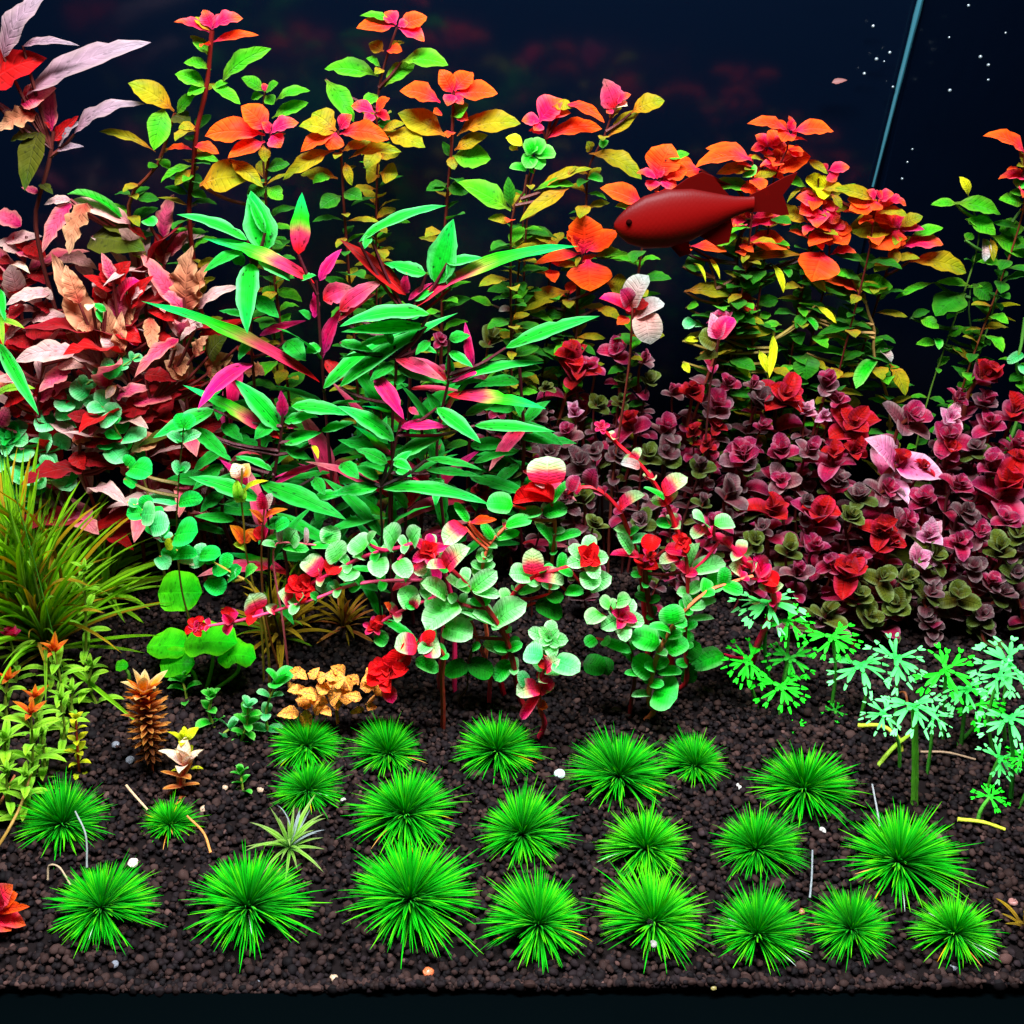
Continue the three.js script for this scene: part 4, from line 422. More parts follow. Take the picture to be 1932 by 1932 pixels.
const ORD = ['first', 'second', 'third', 'fourth', 'fifth', 'sixth', 'seventh', 'eighth', 'ninth', 'tenth', 'eleventh', 'twelfth', 'thirteenth', 'fourteenth', 'fifteenth', 'sixteenth', 'seventeenth', 'eighteenth', 'nineteenth', 'twentieth', 'twenty-first', 'twenty-second', 'twenty-third', 'twenty-fourth', 'twenty-fifth', 'twenty-sixth', 'twenty-seventh', 'twenty-eighth', 'twenty-ninth', 'thirtieth', 'thirty-first', 'thirty-second', 'thirty-third', 'thirty-fourth'];
const LOOK = { r: 'crimson rosette', m: 'mauve rosette', p: 'open pale pink rosette', o: 'olive green rosette', d: 'dim brownish rosette' };
const ROWN = ['top', 'second', 'third', 'fourth', 'fifth', 'sixth', 'seventh', 'lowest'];
BUSH.forEach(([x, y, w, st, row], i) => {
  R = rng(700 + i);
  const z = bushZ(x, y), P = at(x, y, z), rad = pxm(w, P) / 2 * rr(1.1, 1.4);
  const k = rowsOf[row].findIndex(b => b[0] === x && b[1] === y);
  const root = V3(P.x + rr(-0.012, 0.012), 0, Math.min(-0.28 * S, P.z + rr(-0.01, 0.008))); root.y = groundY(root.x, root.z) - 0.002;
  const o = thing('red_bush_stem', root, `${LOOK[st]}, ${ORD[k]} from left in the ${ROWN[row]} row of the dark red bush`, 'stem plant', 'stems of the dark red rosette bush');
  const T = V3(rr(-0.4, 0.4), 1, rr(0.0, 0.6)).normalize();
  const top = P.clone().addScaledVector(T, -rad * 0.25), mid = root.clone().lerp(top, 0.5); mid.x += rr(-0.004, 0.004);
  const curve = stemPart(o, [root, mid, top.clone().addScaledVector(T, -rad * 0.4), P], rad * 0.09, rad * 0.07, pick(['#5a1a1a', '#3c1414', '#6a2a1e']));
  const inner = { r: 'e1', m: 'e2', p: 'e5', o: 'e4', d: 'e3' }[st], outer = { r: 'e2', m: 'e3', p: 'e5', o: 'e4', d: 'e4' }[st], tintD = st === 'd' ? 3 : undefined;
  let a0 = rr(0, 6.28);
  const ring = (n, key, d, elev, L, wd) => { for (let q = 0; q < n; q++) around(o, key, P.clone().addScaledVector(T, -rad * d), T, a0 + q / n * 6.283 + rr(-0.2, 0.2), elev + rr(-0.28, 0.28), L * rr(0.72, 1.2), L * wd, 'leaf', tintD); a0 += Math.PI / n + 0.5; };
  if (st === 'p' && w > 120) { ring(2, 'e5', 0.1, 0.2, rad * 1.05, 0.72); ring(2, 'e5', 0.5, 0.05, rad * 0.9, 0.5); ring(3, 'e1', 0, 1.0, rad * 0.4, 0.7); }
  else { const n1 = 2 + Math.floor(R() * 2), n2 = 3 + Math.floor(R() * 2); ring(n1, inner, -0.1, 1.15, rad * rr(0.45, 0.65), 0.8); ring(n2, inner, 0.1, rr(0.75, 1.05), rad * rr(0.75, 0.95), 0.85); ring(n2, R() < 0.6 ? inner : outer, 0.4, rr(0.2, 0.6), rad * rr(0.9, 1.1), 0.8); }
  // older leaves down the stem
  const H = P.y - root.y, nodes = Math.max(2, Math.min(5, Math.floor(H / (rad * 0.9))));
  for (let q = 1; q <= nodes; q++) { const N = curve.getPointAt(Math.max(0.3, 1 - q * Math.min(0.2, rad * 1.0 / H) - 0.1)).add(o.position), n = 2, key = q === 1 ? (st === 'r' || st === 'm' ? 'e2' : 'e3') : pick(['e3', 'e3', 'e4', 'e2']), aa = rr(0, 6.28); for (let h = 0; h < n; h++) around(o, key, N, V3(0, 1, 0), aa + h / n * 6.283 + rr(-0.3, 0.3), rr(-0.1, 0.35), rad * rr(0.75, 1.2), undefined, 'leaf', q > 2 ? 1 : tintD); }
});
// two odd shoots standing over the bush
listedPlant({ name: 'red_bush_stem', label: 'large pale shoot with orange heart and curled whitish leaves, above the rear of the bush', cat: 'stem plant', r: 5, z: -0.40, stem: [[1650, 560], [1640, 760], [1630, 900]], sw: 18, hex: '#6a2a20', leaves: [[1640, 600, 1460, 530, 85, 'rp'], [1650, 580, 1740, 400, 140, 'w'], [1630, 560, 1580, 480, 90, 'e2'], [1650, 560, 1740, 560, 80, 'c'], [1640, 620, 1630, 560, 60, 'rr'], [1650, 640, 1830, 560, 110, 'w'], [1720, 620, 1750, 790, 150, 'w'], [1640, 740, 1830, 740, 90, 'y'], [1630, 640, 1560, 680, 60, 'o']] });
listedPlant({ name: 'red_bush_stem', label: 'magenta folded bud with a grey green cupped leaf, behind the left part of the bush', cat: 'stem plant', r: 6, z: -0.41, stem: [[200, 760], [190, 850], [160, 1000]], sw: 14, hex: '#4a1a1a', leaves: [[200, 760, 160, 610, 90, 'e5'], [200, 760, 290, 640, 100, 'rp'], [190, 760, 210, 650, 80, 'e2'], [190, 790, 90, 740, 140, 'e4'], [200, 830, 80, 880, 60, 'ol']] });
// ---------- creeping round leaved plants with red stems ----------
const CG = 'creeping round leaved plants with red stems';
// stem points and how deep each grows [x, y, z]; head at the last point
function creeper({ label, r, pts, sw = 26, hex = '#b01224', every = 62, leafW = 105, keys = ['m', 'm', 'mg'], tipKeys = ['mr', 'rr'], headW = 0, head = 'rr', outer = 'mr', from = 0.1, extra = [], extraZ = -0.25, seed = 1, name = 'creeping_plant', cat = 'creeping plant', group = CG, redAt = 0.8, dx = 0 }) {
  R = rng(800 + seed);
  const k = REG[r][2], wp = pts.map(([x, y, z]) => at(...U(r, x, y), z)), full = rooted(wp, dx * S);
  const o = thing(name, full[0], label, cat, group), rad = pxm(sw * k, wp[wp.length - 1]) / 2;
  const c = stemPart(o, full, rad * 1.15, rad * 0.7, hex), L = c.getLength(), skip = full.length > wp.length ? Math.min(0.6, full[0].distanceTo(wp[0]) / L) : 0;
  const step = pxm(every * 1.12 * k, wp[0]); let az = rr(0, 6), n = Math.floor(L * (1 - skip) / step);
  for (let i = 0; i <= n; i++) {
    const t = skip + (1 - skip) * (i + 0.4) / (n + 1); if ((t - skip) / (1 - skip) < from) continue;
    const P = c.getPointAt(t).add(o.position), T = c.getTangentAt(t), f = (t - skip) / (1 - skip), key = f > redAt ? pick(tipKeys) : pick(keys), ln = pxm(leafW * k, P) * rr(0.66, 0.92) * (f > 0.9 ? 0.75 : 1);
    az += 1.57 + rr(-0.25, 0.25);
    for (const h of [0, Math.PI]) {                                // opposite leaves that turn their faces to the light
      const A = V3(0, 1, 0).cross(T).normalize(), B = T.clone().cross(A), rd = A.multiplyScalar(Math.cos(az + h)).addScaledVector(B, Math.sin(az + h)); if (rd.y < -0.3) rd.y *= 0.3;
      const dir = rd.addScaledVector(T, 0.35).add(V3(0, 0.15, 0.12)).normalize(), up = V3(rr(-0.4, 0.4), 0.7, rr(0.1, 0.5)).addScaledVector(toCam(P), 0.75).addScaledVector(T, 0.2);
      leafAt(o, key, P, P.clone().addScaledVector(dir, ln), ln * KIND[key].ratio * 1.05, up);
    }
  }
  if (headW) rosetteHead(o, wp[wp.length - 1], V3(rr(-0.3, 0.3), 0.8, 0.6).normalize(), pxm(headW * k, wp[wp.length - 1]) / 2, head, outer);
  const near = nearStem(o, c, hex, 0.022); for (const l of extra) near(listed(o, l[6] ?? r, l, extraZ));
  return o;
}
function rosetteHead(o, P, T, rad, inner, outer) { let a0 = rr(0, 6); const ring = (n, key, el, L) => { for (let q = 0; q < n; q++) around(o, key, P, T, a0 + q / n * 6.283 + rr(-0.2, 0.2), el + rr(-0.12, 0.12), L * rr(0.9, 1.1), L * KIND[key].ratio); a0 += Math.PI / n; }; ring(3, inner, 1.1, rad * 0.6); ring(4, inner, 0.65, rad * 0.8); ring(5, outer, 0.22, rad * 1.02); }
creeper({ seed: 1, label: 'creeping plant with the thickest dark red arching stem, red bud at its top', r: 8, sw: 34, hex: '#7a0a14', pts: [[1010, 1440, -0.235], [970, 1230, -0.235], [925, 1090, -0.235], [860, 980, -0.238], [740, 830, -0.242], [620, 710, -0.245], [490, 610, -0.25]], headW: 200, head: 'rr', outer: 'rp', leafW: 120, every: 150, extraZ: -0.24, extra: [[870, 1020, 1050, 900, 150, 'm'], [870, 1020, 740, 960, 100, 'm'], [940, 1180, 800, 1130, 110, 'm'], [860, 1000, 640, 930, 120, 'm'], [730, 830, 590, 760, 100, 'm'], [740, 830, 880, 720, 100, 'm'], [600, 700, 730, 590, 120, 'mr'], [590, 700, 480, 700, 70, 'mr'], [960, 1230, 870, 1340, 90, 'mg'], [740, 830, 900, 860, 60, 'm'], [660, 900, 480, 1060, 160, 'm'], [580, 1040, 740, 1100, 150, 'm'], [940, 1120, 1000, 1150, 90, 'md']] });
creeper({ seed: 2, label: 'long pink stem trailing left along the soil to a flat pink red tip', r: 8, hex: '#d2406a', sw: 22, pts: [[560, 1250, -0.255], [575, 1000, -0.255], [560, 800, -0.255], [300, 775, -0.25], [60, 800, -0.245], [-130, 870, -0.24], [-420, 960, -0.236], [-620, 1010, -0.235], [-820, 1040, -0.234]], leafW: 100, every: 110, from: 0.3, redAt: 0.72, tipKeys: ['rp', 'mr', 'rr'], headW: 130, head: 'rp', outer: 'rr', extraZ: -0.24, extra: [[-480, 940, -520, 850, 150, 'mr'], [-300, 910, -360, 840, 100, 'mr'], [-820, 1040, -860, 1020, 70, 'o'], [-600, 1000, -680, 940, 70, 'rr'], [-640, 1010, -580, 960, 90, 'rp'], [-500, 960, -450, 920, 110, 'rp'], [-200, 890, -240, 830, 90, 'mr'], [-250, 900, -210, 860, 70, 'm']] });
creeper({ seed: 3, label: 'short pink stem pointing lower left to a small orange and magenta tip above the soil', r: 8, hex: '#d2305a', sw: 24, pts: [[840, 1300, -0.245], [770, 1110, -0.245], [700, 940, -0.245], [590, 860, -0.244], [420, 910, -0.242], [290, 970, -0.24], [180, 1040, -0.238]], leafW: 105, every: 95, headW: 120, head: 'rr', outer: 'rp', from: 0.35, redAt: 0.85, extraZ: -0.238, extra: [[590, 870, 450, 790, 120, 'm'], [400, 920, 330, 820, 130, 'm'], [410, 920, 440, 850, 60, 'mr'], [190, 1080, 260, 1130, 80, 'mg'], [270, 970, 240, 900, 60, 'o'], [610, 850, 640, 900, 60, 'm']] });
creeper({ seed: 4, label: 'pink stem running left under the green leaves to a red rosette over brown grass', r: 8, hex: '#b81848', sw: 28, pts: [[640, 1100, -0.265], [620, 850, -0.265], [480, 560, -0.26], [320, 590, -0.258], [180, 620, -0.256], [40, 680, -0.252], [-110, 760, -0.248], [-230, 820, -0.246]], leafW: 105, every: 75, headW: 190, head: 'rr', outer: 'rr', from: 0.32, redAt: 0.86, extraZ: -0.25, extra: [[-20, 660, -60, 560, 140, 'm'], [130, 600, 60, 540, 150, 'm'], [300, 570, 240, 480, 150, 'm'], [400, 560, 450, 480, 120, 'm'], [60, 700, 20, 780, 110, 'm'], [210, 650, 220, 760, 110, 'm'], [320, 660, 380, 760, 110, 'm'], [-120, 740, -220, 660, 130, 'mr'], [-60, 760, -110, 850, 110, 'mw'], [420, 680, 460, 750, 90, 'mr'], [-40, 690, -80, 740, 110, 'rr'], [160, 570, 200, 500, 60, 'm']] });
creeper({ seed: 5, label: 'orange upright stem topped by a cupped white green leaf and a red leaf pair', r: 8, hex: '#b8482c', sw: 26, pts: [[1180, 950, -0.29], [1190, 700, -0.29], [1210, 470, -0.29], [1190, 330, -0.29], [1165, 220, -0.29]], leafW: 80, every: 120, redAt: 2, keys: ['mg', 'm'], from: 0.15, extraZ: -0.285, extra: [[1170, 230, 1170, 70, 210, 'mr'], [1200, 330, 970, 330, 110, 'rr'], [1200, 320, 1030, 260, 90, 'rr'], [1140, 400, 1280, 360, 90, 'mg'], [1000, 400, 1140, 390, 80, 'mg'], [970, 350, 820, 340, 120, 'mg'], [1190, 560, 1100, 450, 50, 'mg'], [1210, 550, 1360, 500, 50, 'mg'], [1150, 250, 1080, 220, 30, 'w'], [1190, 340, 1290, 210, 40, 'mg']] });
creeper({ seed: 6, label: 'orange arching stem with a curled loop, leading up to a pink leaf tip', r: 8, hex: '#d05a3a', sw: 24, pts: [[800, 900, -0.27], [800, 690, -0.272], [840, 570, -0.275], [920, 480, -0.278], [960, 440, -0.28]], leafW: 90, every: 70, keys: ['m', 'mg'], tipKeys: ['mr', 'm'], redAt: 0.85, extraZ: -0.275, extra: [[700, 470, 580, 570, 130, 'mr'], [720, 450, 880, 430, 50, 'o'], [720, 440, 640, 330, 50, 'mg'], [860, 540, 790, 450, 60, 'mg'], [870, 540, 1010, 500, 50, 'mg'], [740, 700, 860, 780, 110, 'm'], [760, 640, 860, 640, 90, 'm'], [930, 470, 1080, 430, 80, 'mg']] });
creeper({ seed: 7, label: 'long red stem slanting across the dark red bush to a small pink tip', r: 8, hex: '#b8101e', sw: 34, pts: [[1960, 900, -0.27], [1945, 650, -0.27], [1890, 460, -0.272], [1830, 320, -0.276], [1700, 130, -0.28], [1560, 0, -0.284], [1470, -90, -0.286]], leafW: 110, every: 150, keys: ['m', 'mr'], headW: 100, head: 'rp', outer: 'rp', redAt: 0.8, tipKeys: ['mr', 'w'], extraZ: -0.272, extra: [[1830, 290, 1960, 190, 110, 'mr'], [1870, 460, 1780, 440, 70, 'mg'], [1690, 140, 1580, 110, 60, 'w'], [1830, 310, 1710, 250, 50, 'mg']] });
creeper({ seed: 8, label: 'second red stem slanting up left beside the long one, with dusky pink leaves', r: 8, hex: '#a8101e', sw: 32, pts: [[1720, 1000, -0.28], [1690, 700, -0.28], [1630, 510, -0.282], [1560, 360, -0.285], [1430, 250, -0.288], [1320, 260, -0.29], [1280, 290, -0.292]], leafW: 90, every: 130, keys: ['m', 'mg'], tipKeys: ['rp', 'e2'], redAt: 0.6, headW: 80, head: 'e2', outer: 'e2', extraZ: -0.28, extra: [[1580, 370, 1720, 290, 90, 'mr'], [1640, 550, 1540, 480, 80, 'm'], [1640, 550, 1760, 540, 60, 'mw'], [1420, 240, 1440, 140, 110, 'e2'], [1300, 270, 1340, 180, 80, 'e2']] });
creeper({ seed: 9, label: 'red stem lying level, ending in a green flower like rosette with a red heart', r: 8, hex: '#a80c20', sw: 32, pts: [[940, 1150, -0.25], [930, 960, -0.25], [990, 830, -0.25], [1120, 740, -0.25], [1270, 700, -0.25], [1390, 650, -0.25]], leafW: 115, every: 95, headW: 260, head: 'rr', outer: 'm', redAt: 2, extraZ: -0.248, extra: [[1080, 740, 1080, 590, 110, 'mr'], [1060, 750, 950, 740, 120, 'm'], [1090, 760, 1260, 790, 110, 'mr'], [1000, 850, 1130, 800, 70, 'm'], [1400, 820, 1530, 750, 120, 'm'], [1390, 720, 1420, 830, 110, 'm'], [1270, 830, 1370, 850, 80, 'mg'], [1180, 850, 1240, 900, 80, 'md'], [1100, 900, 1250, 980, 110, 'md']] });
creeper({ seed: 10, label: 'red rose shaped rosette ringed by mint leaves, right of centre', r: 8, hex: '#6a1414', sw: 24, pts: [[1660, 1330, -0.23], [1640, 1180, -0.23], [1600, 1080, -0.23], [1575, 985, -0.23]], leafW: 90, every: 90, headW: 270, head: 'rp', outer: 'm', redAt: 2, extraZ: -0.23, extra: [[1470, 960, 1390, 1020, 100, 'm'], [1520, 920, 1460, 880, 90, 'm'], [1560, 900, 1640, 880, 90, 'm'], [1440, 1100, 1380, 1140, 70, 'mg'], [1490, 1120, 1640, 1180, 60, 'mg'], [1480, 1110, 1520, 1130, 70, 'm']] });
creeper({ seed: 11, label: 'orange upright stem with wide spaced green leaf pairs, rightmost of the creeping plants', r: 8, hex: '#b85a34', sw: 30, pts: [[1740, 1450, -0.222], [1790, 1200, -0.224], [1880, 1030, -0.228], [1990, 900, -0.232], [2110, 820, -0.236], [2260, 770, -0.24], [2330, 750, -0.242]], leafW: 130, every: 105, keys: ['mg', 'm', 'mg'], tipKeys: ['rp', 'm'], redAt: 0.86, extraZ: -0.222, extra: [[1760, 1310, 1650, 1210, 120, 'mg'], [1790, 1300, 1930, 1290, 60, 'mg'], [1800, 1130, 1640, 1080, 150, 'mg'], [1880, 1020, 1860, 910, 130, 'mg'], [1770, 1400, 1900, 1440, 200, 'mg'], [1840, 1180, 1960, 1110, 110, 'mg'], [1750, 1420, 1640, 1430, 50, 'm'], [1700, 1310, 1600, 1300, 40, 'mg'], [1860, 1060, 1740, 1040, 60, 'mg']] });
creeper({ seed: 12, label: 'crimson double rosette resting on the soil beside the mottled orange leaf', r: 8, hex: '#7a2418', sw: 28, pts: [[570, 1330, -0.215], [570, 1180, -0.216], [480, 1130, -0.216], [380, 1190, -0.214], [270, 1300, -0.21]], leafW: 120, every: 120, headW: 250, head: 'rr', outer: 'rr', redAt: 0.62, tipKeys: ['rr', 'rr'], extraZ: -0.212, extra: [[430, 1150, 300, 1150, 150, 'mr'], [440, 1160, 560, 1150, 160, 'mr'], [500, 1130, 500, 1050, 80, 'rr'], [330, 1260, 330, 1150, 140, 'rr'], [420, 1220, 550, 1290, 80, 'mg'], [260, 1380, 290, 1470, 80, 'rp'], [200, 1280, 150, 1300, 90, 'rr']] });
creeper({ seed: 13, label: 'mint green trailing stem with pink heart falling onto the soil, red bare tip in front', r: 8, hex: '#c01838', sw: 30, pts: [[1120, 1480, -0.20], [1130, 1330, -0.205], [1170, 1230, -0.212], [1180, 1110, -0.22]], leafW: 130, every: 62, keys: ['m', 'mr', 'm'], tipKeys: ['m', 'm'], redAt: 0.8, headW: 240, head: 'm', outer: 'm', extraZ: -0.2, extra: [[1200, 1230, 1350, 1290, 120, 'mw'], [1140, 1200, 1030, 1190, 120, 'mw'], [1120, 1390, 990, 1420, 110, 'mr'], [1150, 1390, 1190, 1330, 80, 'rp'], [1050, 1370, 1000, 1290, 70, 'mw'], [1160, 1280, 1240, 1220, 90, 'mr'], [1150, 1260, 1110, 1250, 60, 'rr'], [1120, 1420, 1020, 1560, 60, 'rp'], [1090, 1470, 1170, 1490, 50, 'o']] });
creeper({ seed: 14, label: 'short thick red stem piece with dark red base, between rose rosette and cut leaf plants', r: 8, hex: '#601010', sw: 40, pts: [[1770, 1100, -0.27], [1750, 950, -0.27], [1720, 720, -0.27], [1740, 640, -0.27]], leafW: 100, every: 130, keys: ['md', 'mg'], redAt: 0.7, tipKeys: ['rr', 'rp'], headW: 120, head: 'rr', outer: 'rp', extraZ: -0.265, extra: [[1690, 640, 1520, 630, 60, 'rp'], [1780, 520, 1740, 610, 110, 'rr'], [1830, 600, 1930, 620, 80, 'rp'], [1900, 640, 1800, 680, 80, 'mr'], [1640, 620, 1560, 500, 60, 'm'], [1950, 720, 2030, 560, 70, 'm']] });
creeper({ seed: 15, label: 'magenta stem with bright pink tip descending right to the cut leaf plants', r: 9, hex: '#c80c3c', sw: 40, pts: [[480, 1010, -0.255], [520, 900, -0.255], [470, 770, -0.255], [370, 680, -0.258], [260, 570, -0.262], [110, 490, -0.266]], leafW: 110, every: 90, keys: ['rp', 'mr', 'm'], redAt: 2, extraZ: -0.256, extra: [[440, 730, 400, 640, 110, 'rp'], [430, 740, 490, 680, 90, 'rp'], [450, 760, 540, 800, 110, 'rr'], [340, 740, 260, 690, 100, 'mr'], [50, 720, 245, 680, 110, 'm'], [130, 460, 60, 420, 130, 'm'], [180, 460, 290, 450, 110, 'm'], [130, 800, 240, 770, 110, 'mg'], [0, 840, 90, 900, 90, 'mg'], [80, 920, 190, 880, 50, 'm'], [30, 1000, 180, 990, 40, 'm'], [230, 1190, 50, 1270, 120, 'mg'], [20, 1050, 0, 1150, 90, 'mg'], [120, 470, 60, 540, 80, 'mr']] });
creeper({ seed: 16, label: 'upright red stem with red hearted leaves standing behind the orange stem at the right', r: 8, hex: '#8a1018', sw: 28, pts: [[1950, 1350, -0.245], [1945, 1100, -0.247], [1960, 850, -0.25], [1950, 640, -0.255], [1920, 560, -0.258]], leafW: 110, every: 110, keys: ['mg', 'm'], redAt: 0.75, tipKeys: ['rr', 'rp'], headW: 130, head: 'rr', outer: 'rr', extraZ: -0.245, extra: [[1960, 1360, 1970, 1250, 90, 'md'], [1940, 1200, 2030, 1130, 90, 'md']] });
creeper({ seed: 17, label: 'pair of dark green oval leaves low in the shade under the creeping stems', r: 8, hex: '#3a1a10', sw: 14, keys: ['md'], tipKeys: ['md'], leafW: 110, every: 90, pts: [[712, 1380, -0.235], [712, 1250, -0.238]], from: 0.5, extraZ: -0.236, extra: [[712, 1245, 585, 1310, 110, 'md'], [715, 1245, 860, 1300, 110, 'md'], [740, 1160, 790, 1140, 50, 'mg'], [1370, 1240, 1500, 1270, 120, 'md'], [1540, 1280, 1440, 1240, 100, 'md']] });
// mint green trailing plants at the left
const MINT = { name: 'mint_creeper', cat: 'creeping plant', group: 'mint green trailing plants at the left' };
creeper({ ...MINT, seed: 30, label: 'pale mint trailing stem of round leaves climbing over the pink plants at the left', r: 4, hex: '#6a8a3a', sw: 14, pts: [[330, 1420, -0.400], [380, 1250, -0.400], [430, 1080, -0.400], [560, 970, -0.400], [680, 920, -0.400], [790, 850, -0.400]], keys: ['mw'], tipKeys: ['mw'], leafW: 105, every: 78, extraZ: -0.395, extra: [[500, 1080, 400, 1010, 120, 'mw'], [390, 1110, 340, 1170, 100, 'mw'], [430, 1180, 310, 1200, 90, 'mw'], [320, 1230, 190, 1240, 130, 'mw'], [540, 1150, 490, 1080, 90, 'mw'], [660, 900, 620, 990, 90, 'mx']] });
creeper({ ...MINT, seed: 31, label: 'mint stem of round leaves behind the grass tuft, lower of the left trailing pair', r: 4, hex: '#6a6a2a', sw: 16, pts: [[800, 1520, -0.380], [700, 1340, -0.380], [650, 1260, -0.380], [620, 1170, -0.380], [520, 1120, -0.380]], keys: ['mw', 'mx'], tipKeys: ['mw'], leafW: 120, every: 90, extraZ: -0.377, extra: [[700, 1320, 830, 1310, 130, 'mw'], [620, 1370, 700, 1460, 120, 'mw'], [660, 1340, 550, 1340, 120, 'mx'], [630, 1210, 660, 1120, 100, 'mw'], [660, 1190, 570, 1260, 70, 'mw']] });
creeper({ ...MINT, seed: 32, label: 'mint green rosette with a dark green centre at the far left edge', r: 4, hex: '#3a6a2a', sw: 16, pts: [[60, 1560, -0.395], [70, 1440, -0.395], [80, 1320, -0.395]], keys: ['mw', 'mx'], tipKeys: ['mx'], headW: 230, head: 'mx', outer: 'mw', leafW: 125, every: 75, extraZ: -0.390, extra: [[260, 1380, 290, 1300, 120, 'mw'], [270, 1340, 160, 1340, 40, 'mw'], [100, 1400, 160, 1450, 120, 'mw'], [340, 1380, 370, 1290, 100, 'mw'], [40, 1440, -40, 1500, 120, 'mw'], [270, 1460, 250, 1380, 60, 'mw']] });
creeper({ ...MINT, seed: 33, label: 'green round leaved stem among the upper blades of the grass tuft', r: 7, hex: '#5a6a24', sw: 14, pts: [[160, 420, -0.380], [180, 280, -0.380], [250, 180, -0.383], [330, 100, -0.385]], keys: ['mw', 'mx'], tipKeys: ['mw'], leafW: 120, every: 75, extraZ: -0.377, extra: [[130, 200, 40, 170, 110, 'mw'], [150, 180, 190, 240, 100, 'mw'], [40, 270, 10, 330, 100, 'mx'], [380, 210, 440, 190, 140, 'mx'], [330, 200, 400, 270, 130, 'mw'], [250, 140, 300, 80, 100, 'mw']] });
creeper({ ...MINT, seed: 34, label: 'glossy green round leaved stem right of the grass tuft, trailing down to the soil', r: 7, hex: '#9a7a2a', sw: 16, pts: [[1420, 800, -0.245], [1330, 740, -0.248], [1200, 670, -0.250], [1060, 630, -0.255], [940, 560, -0.260], [880, 440, -0.265], [800, 370, -0.270], [720, 330, -0.272]], keys: ['mx', 'mx', 'mw'], tipKeys: ['mw', 'mx'], leafW: 120, every: 68, redAt: 0.75, extraZ: -0.248, extra: [[990, 520, 1120, 500, 170, 'mx'], [850, 470, 960, 450, 140, 'mw'], [800, 400, 880, 400, 140, 'mw'], [1130, 630, 1250, 630, 90, 'mx'], [990, 640, 1120, 630, 90, 'mx'], [940, 600, 990, 540, 60, 'yl'], [1010, 660, 1100, 690, 60, 'yw'], [900, 640, 950, 710, 80, 'mw'], [1180, 760, 1260, 850, 110, 'mx'], [1290, 770, 1370, 700, 80, 'mx'], [1390, 760, 1460, 700, 80, 'sg'], [740, 140, 860, 170, 140, 'mx']] });
creeper({ ...MINT, seed: 35, label: 'thin upright stem with widely spaced mint leaf pairs, right of the grass tuft', r: 7, hex: '#5a4a1c', sw: 12, pts: [[1000, 440, -0.300], [1005, 320, -0.300], [1015, 150, -0.300], [1030, 0, -0.302], [1040, -110, -0.304]], keys: ['mw', 'mx'], tipKeys: ['mx'], leafW: 70, every: 170, from: 0.5, extraZ: -0.298, extra: [[1000, 340, 800, 330, 70, 'mw'], [1010, 340, 1150, 310, 80, 'mx'], [1020, 160, 970, 110, 70, 'mw'], [1030, 160, 1075, 110, 70, 'mw'], [1030, -10, 950, -60, 60, 'mw'], [1040, -10, 1140, -60, 60, 'mw'], [1040, -90, 1000, -170, 80, 'mx'], [1040, -90, 1100, -160, 80, 'mx'], [700, 200, 770, 240, 70, 'mx'], [720, 130, 760, 80, 90, 'mx']] });
// small stems with white and pink tips between the grass and the red creepers
listedPlant({ name: 'pink_tip_stem', label: 'thin stem with a white and orange cupped tip, in front of the low lance leaves', cat: 'stem plant', r: 7, z: -0.272, stem: [[1370, 140], [1365, 300], [1380, 460], [1390, 600]], sw: 14, hex: '#7a6a1c', leaves: [[1360, 200, 1320, 110, 80, 'yw'], [1370, 200, 1410, 110, 80, 'bt'], [1365, 330, 1340, 200, 50, 'k1'], [1370, 330, 1380, 250, 40, 'k1'], [1380, 560, 1300, 460, 70, 'k2'], [1380, 560, 1450, 480, 70, 'k2'], [1380, 290, 1520, 210, 30, 'yl'], [1390, 600, 1320, 570, 50, 'k1']] });
listedPlant({ name: 'pink_tip_stem', label: 'small stem with an upright pink bud and orange side leaves, near the low lance leaves', cat: 'stem plant', r: 7, z: -0.268, stem: [[1500, 330], [1490, 430], [1480, 560]], sw: 14, hex: '#8a4a24', leaves: [[1490, 370, 1480, 270, 60, 'rp'], [1500, 370, 1540, 280, 50, 'w'], [1500, 420, 1630, 370, 40, 'k2'], [1490, 440, 1410, 370, 40, 'k2'], [1480, 450, 1450, 400, 40, 'k2'], [1490, 530, 1440, 480, 70, 'rr'], [1500, 540, 1520, 480, 80, 'rp'], [1480, 540, 1400, 500, 60, 'k2'], [1500, 560, 1600, 520, 40, 'sg']] });
listedPlant({ name: 'pink_tip_stem', label: 'low trailing stem with narrow mint leaves and white spikes left of the red creepers', cat: 'stem plant', r: 7, z: -0.262, stem: [[1930, 590], [1750, 570], [1640, 560], [1560, 570]], sw: 14, hex: '#b8505a', leaves: [[1640, 560, 1680, 490, 110, 'm'], [1590, 560, 1580, 450, 40, 'w'], [1730, 570, 1730, 470, 30, 'w'], [1870, 570, 1870, 460, 110, 'm'], [1560, 580, 1480, 570, 50, 'm'], [1760, 580, 1880, 590, 50, 'mg'], [1560, 480, 1640, 440, 80, 'mx'], [1600, 590, 1750, 600, 50, 'mg']] });
